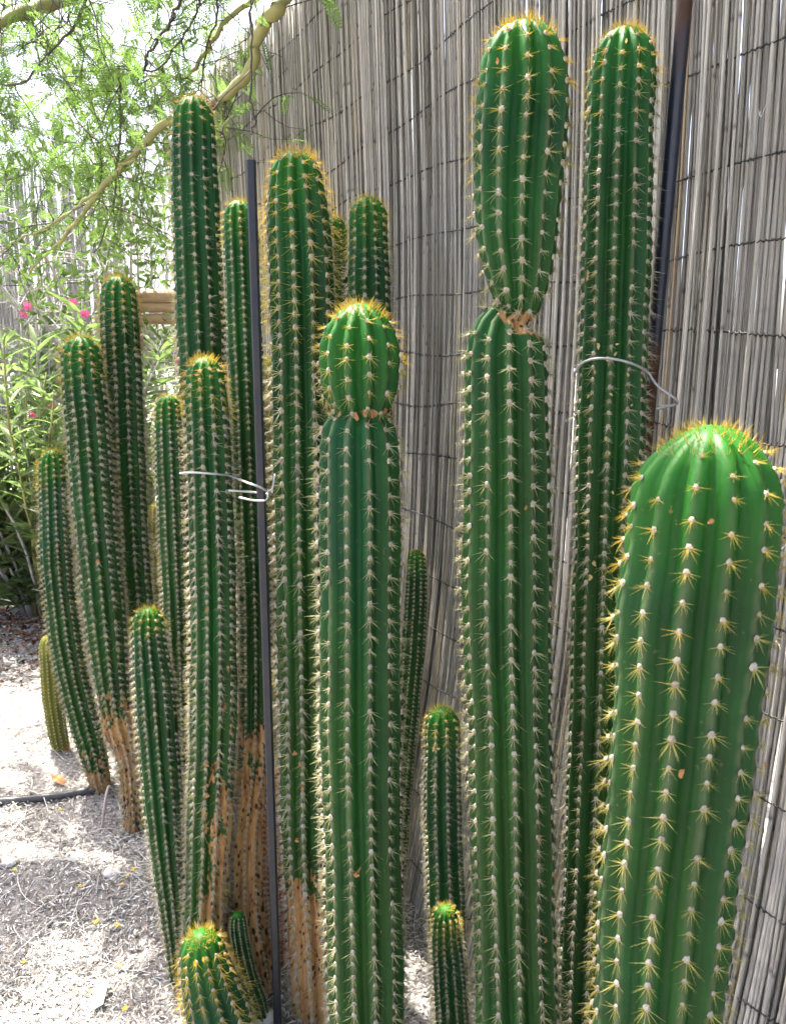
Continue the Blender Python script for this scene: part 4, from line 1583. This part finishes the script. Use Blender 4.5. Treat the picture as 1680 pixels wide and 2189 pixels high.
ORD = ["first", "second", "third", "fourth", "fifth", "sixth", "seventh", "eighth", "ninth", "tenth", "eleventh", "twelfth", "thirteenth", "fourteenth", "fifteenth", "sixteenth",
       "seventeenth", "eighteenth", "nineteenth", "twentieth", "twenty-first"]
scraps = {
    'right_back': ("straw-coloured leaf scrap caught on the cactus tied to the pipe", 'straw_leaf',
                   [(1268, 742, 9), (1282, 768, 9), (1296, 757, 7), (1299, 737, 6), (1262, 795, 6), (1318, 800, 7), (1252, 845, 7), (1288, 840, 6), (1325, 862, 6), (1345, 810, 6), (1278, 930, 7), (1284, 960, 6), (1256, 1000, 7),
                    (1290, 1040, 6), (1272, 1090, 7), (1248, 1140, 6), (1252, 1220, 10), (1258, 1190, 9), (1300, 360, 5), (1320, 115, 7), (1395, 375, 6)]),
    'front_right': ("orange dry leaf scrap stuck to the largest cactus", 'dry_leaf', [(1407, 1576, 14), (1574, 1586, 18), (1462, 1085, 11)]),
    'big_right': ("dry leaf scrap stuck to the cactus with the narrow waist", 'dry_leaf',
                  [(1172, 1578, 13), (1168, 1604, 9), (1170, 1838, 12), (1174, 1915, 13), (1146, 1955, 9), (1105, 1068, 8), (1060, 160, 9), (1135, 1740, 7)]),
    'left_tied': ("dry leaf scrap on the cactus tied to the stake", 'dry_leaf', [(456, 1285, 8), (455, 1608, 8), (456, 1650, 7), (455, 1672, 9), (475, 1684, 8), (495, 1545, 8), (498, 1290, 7), (500, 1350, 7), (434, 800, 7)]),
    'necked': ("orange leaf scrap on the leaning cactus with the corky neck", 'dry_leaf', [(224, 1188, 7), (232, 1480, 6), (240, 1500, 7)]),
    'centre': ("tan dry scrap at the waist of the round-headed centre cactus", 'dry_leaf', [(716, 842, 7), (735, 884, 9), (765, 886, 12), (795, 884, 10), (705, 872, 8), (690, 862, 9), (825, 880, 9), (766, 1815, 10)]),
    'right_small': ("yellow petal scrap on the small bright-topped cactus", 'straw_leaf', [(928, 1583, 8), (936, 1580, 7)]),
    'front_small': ("yellow flower scrap on the short fat cactus", 'yellow_petal', [(430, 2022, 10), (444, 2016, 8)]),
    'left_centre': ("tan leaf scrap low on the golden-spined cactus", 'dry_leaf', [(640, 1580, 9), (650, 1600, 8), (655, 1650, 10), (690, 1600, 9), (645, 1760, 9), (690, 1720, 8)]),
}
for key, (label, mt, lst) in scraps.items():
    for num, (x, y, w) in enumerate(sorted(lst, key=lambda q: q[1])):
        p, n = on_stem(key, x, y, 0.006)
        _, _, d = project(p)
        mb = MB()
        crumpled(mb, p, n, np.array([0, 0, 1.0]), w * 0.75 * d / FV)
        if w > 7:
            crumpled(mb, p + np.array([0, 0, w * 0.5 * d / FV]), n + np.array([0.5, 0, 0.2]), np.array([0, 0, 1.0]), w * 0.45 * d / FV)
        o = mb.build("leaf_scrap", M[mt], smooth=False)
        origin_to(o, p)
        tag(o, label + ", " + (ORD[num] + " from the top" if num < len(lst) - 1 else "lowest"), "dry leaf", "scraps: " + label)

p = on_ground(127, 1676, 0.016)
mb = MB()
crumpled(mb, p, np.array([0.1, -0.4, 1.0]), np.array([0, 1.0, 0]), 0.026)
o = mb.build("dry_leaf", M['dry_leaf'], smooth=False)
origin_to(o, p)
tag(o, "orange curled dry leaf on white ground near the hose", "dry leaf")
mb = MB()
a, b, c = on_ground(190, 2175, 0.012), on_ground(236, 2120, 0.030), on_ground(205, 2130, 0.022)
d = on_ground(222, 2160, 0.014)
mb.add([a, d, b, c, (a + b) / 2 + [0, 0, 0.010]], [[0, 1, 4], [1, 2, 4], [2, 3, 4], [3, 0, 4]], 0, 0.5)
o = mb.build("pale_leaf", M['white_leaf'], smooth=False)
origin_to(o, a)
tag(o, "large bleached white leaf lying at the bottom left", "dry leaf")
stones = [(162, 1835, 0.020, "pale rounded stone half buried in the litter above the dark furrow"), (240, 1868, 0.018, "small pale stone right of the dark furrow"),
          (548, 2182, 0.030, "grey litter-covered stone at the foot of the dark stake"), (20, 1845, 0.016, "pale stone at the left edge near a yellow flower")]
for (x, y, r, lab) in stones:
    p = on_ground(x, y, 0.0)
    mb = MB()
    nu, nv = 14, 9
    th = np.linspace(0, 2 * math.pi, nu, endpoint=False)
    V = []
    for k in range(nv):
        f = math.pi * k / (nv - 1)
        for t in th:
            w = 1 + 0.16 * math.sin(3 * t + x) * math.sin(2 * f) + 0.10 * math.sin(5 * t + 2 * f + y)
            V.append(p + r * w * np.array([1.3 * math.sin(f) * math.cos(t), math.sin(f) * math.sin(t), 0.65 * math.cos(f) + 0.15]))
    F = [[i * nu + j, (i + 1) * nu + j, (i + 1) * nu + (j + 1) % nu, i * nu + (j + 1) % nu] for i in range(nv - 1) for j in range(nu)]
    mb.add(V, F, 0, 0.5)
    o = mb.build("stone", M['stone'])
    origin_to(o, p)
    tag(o, lab, "stone")
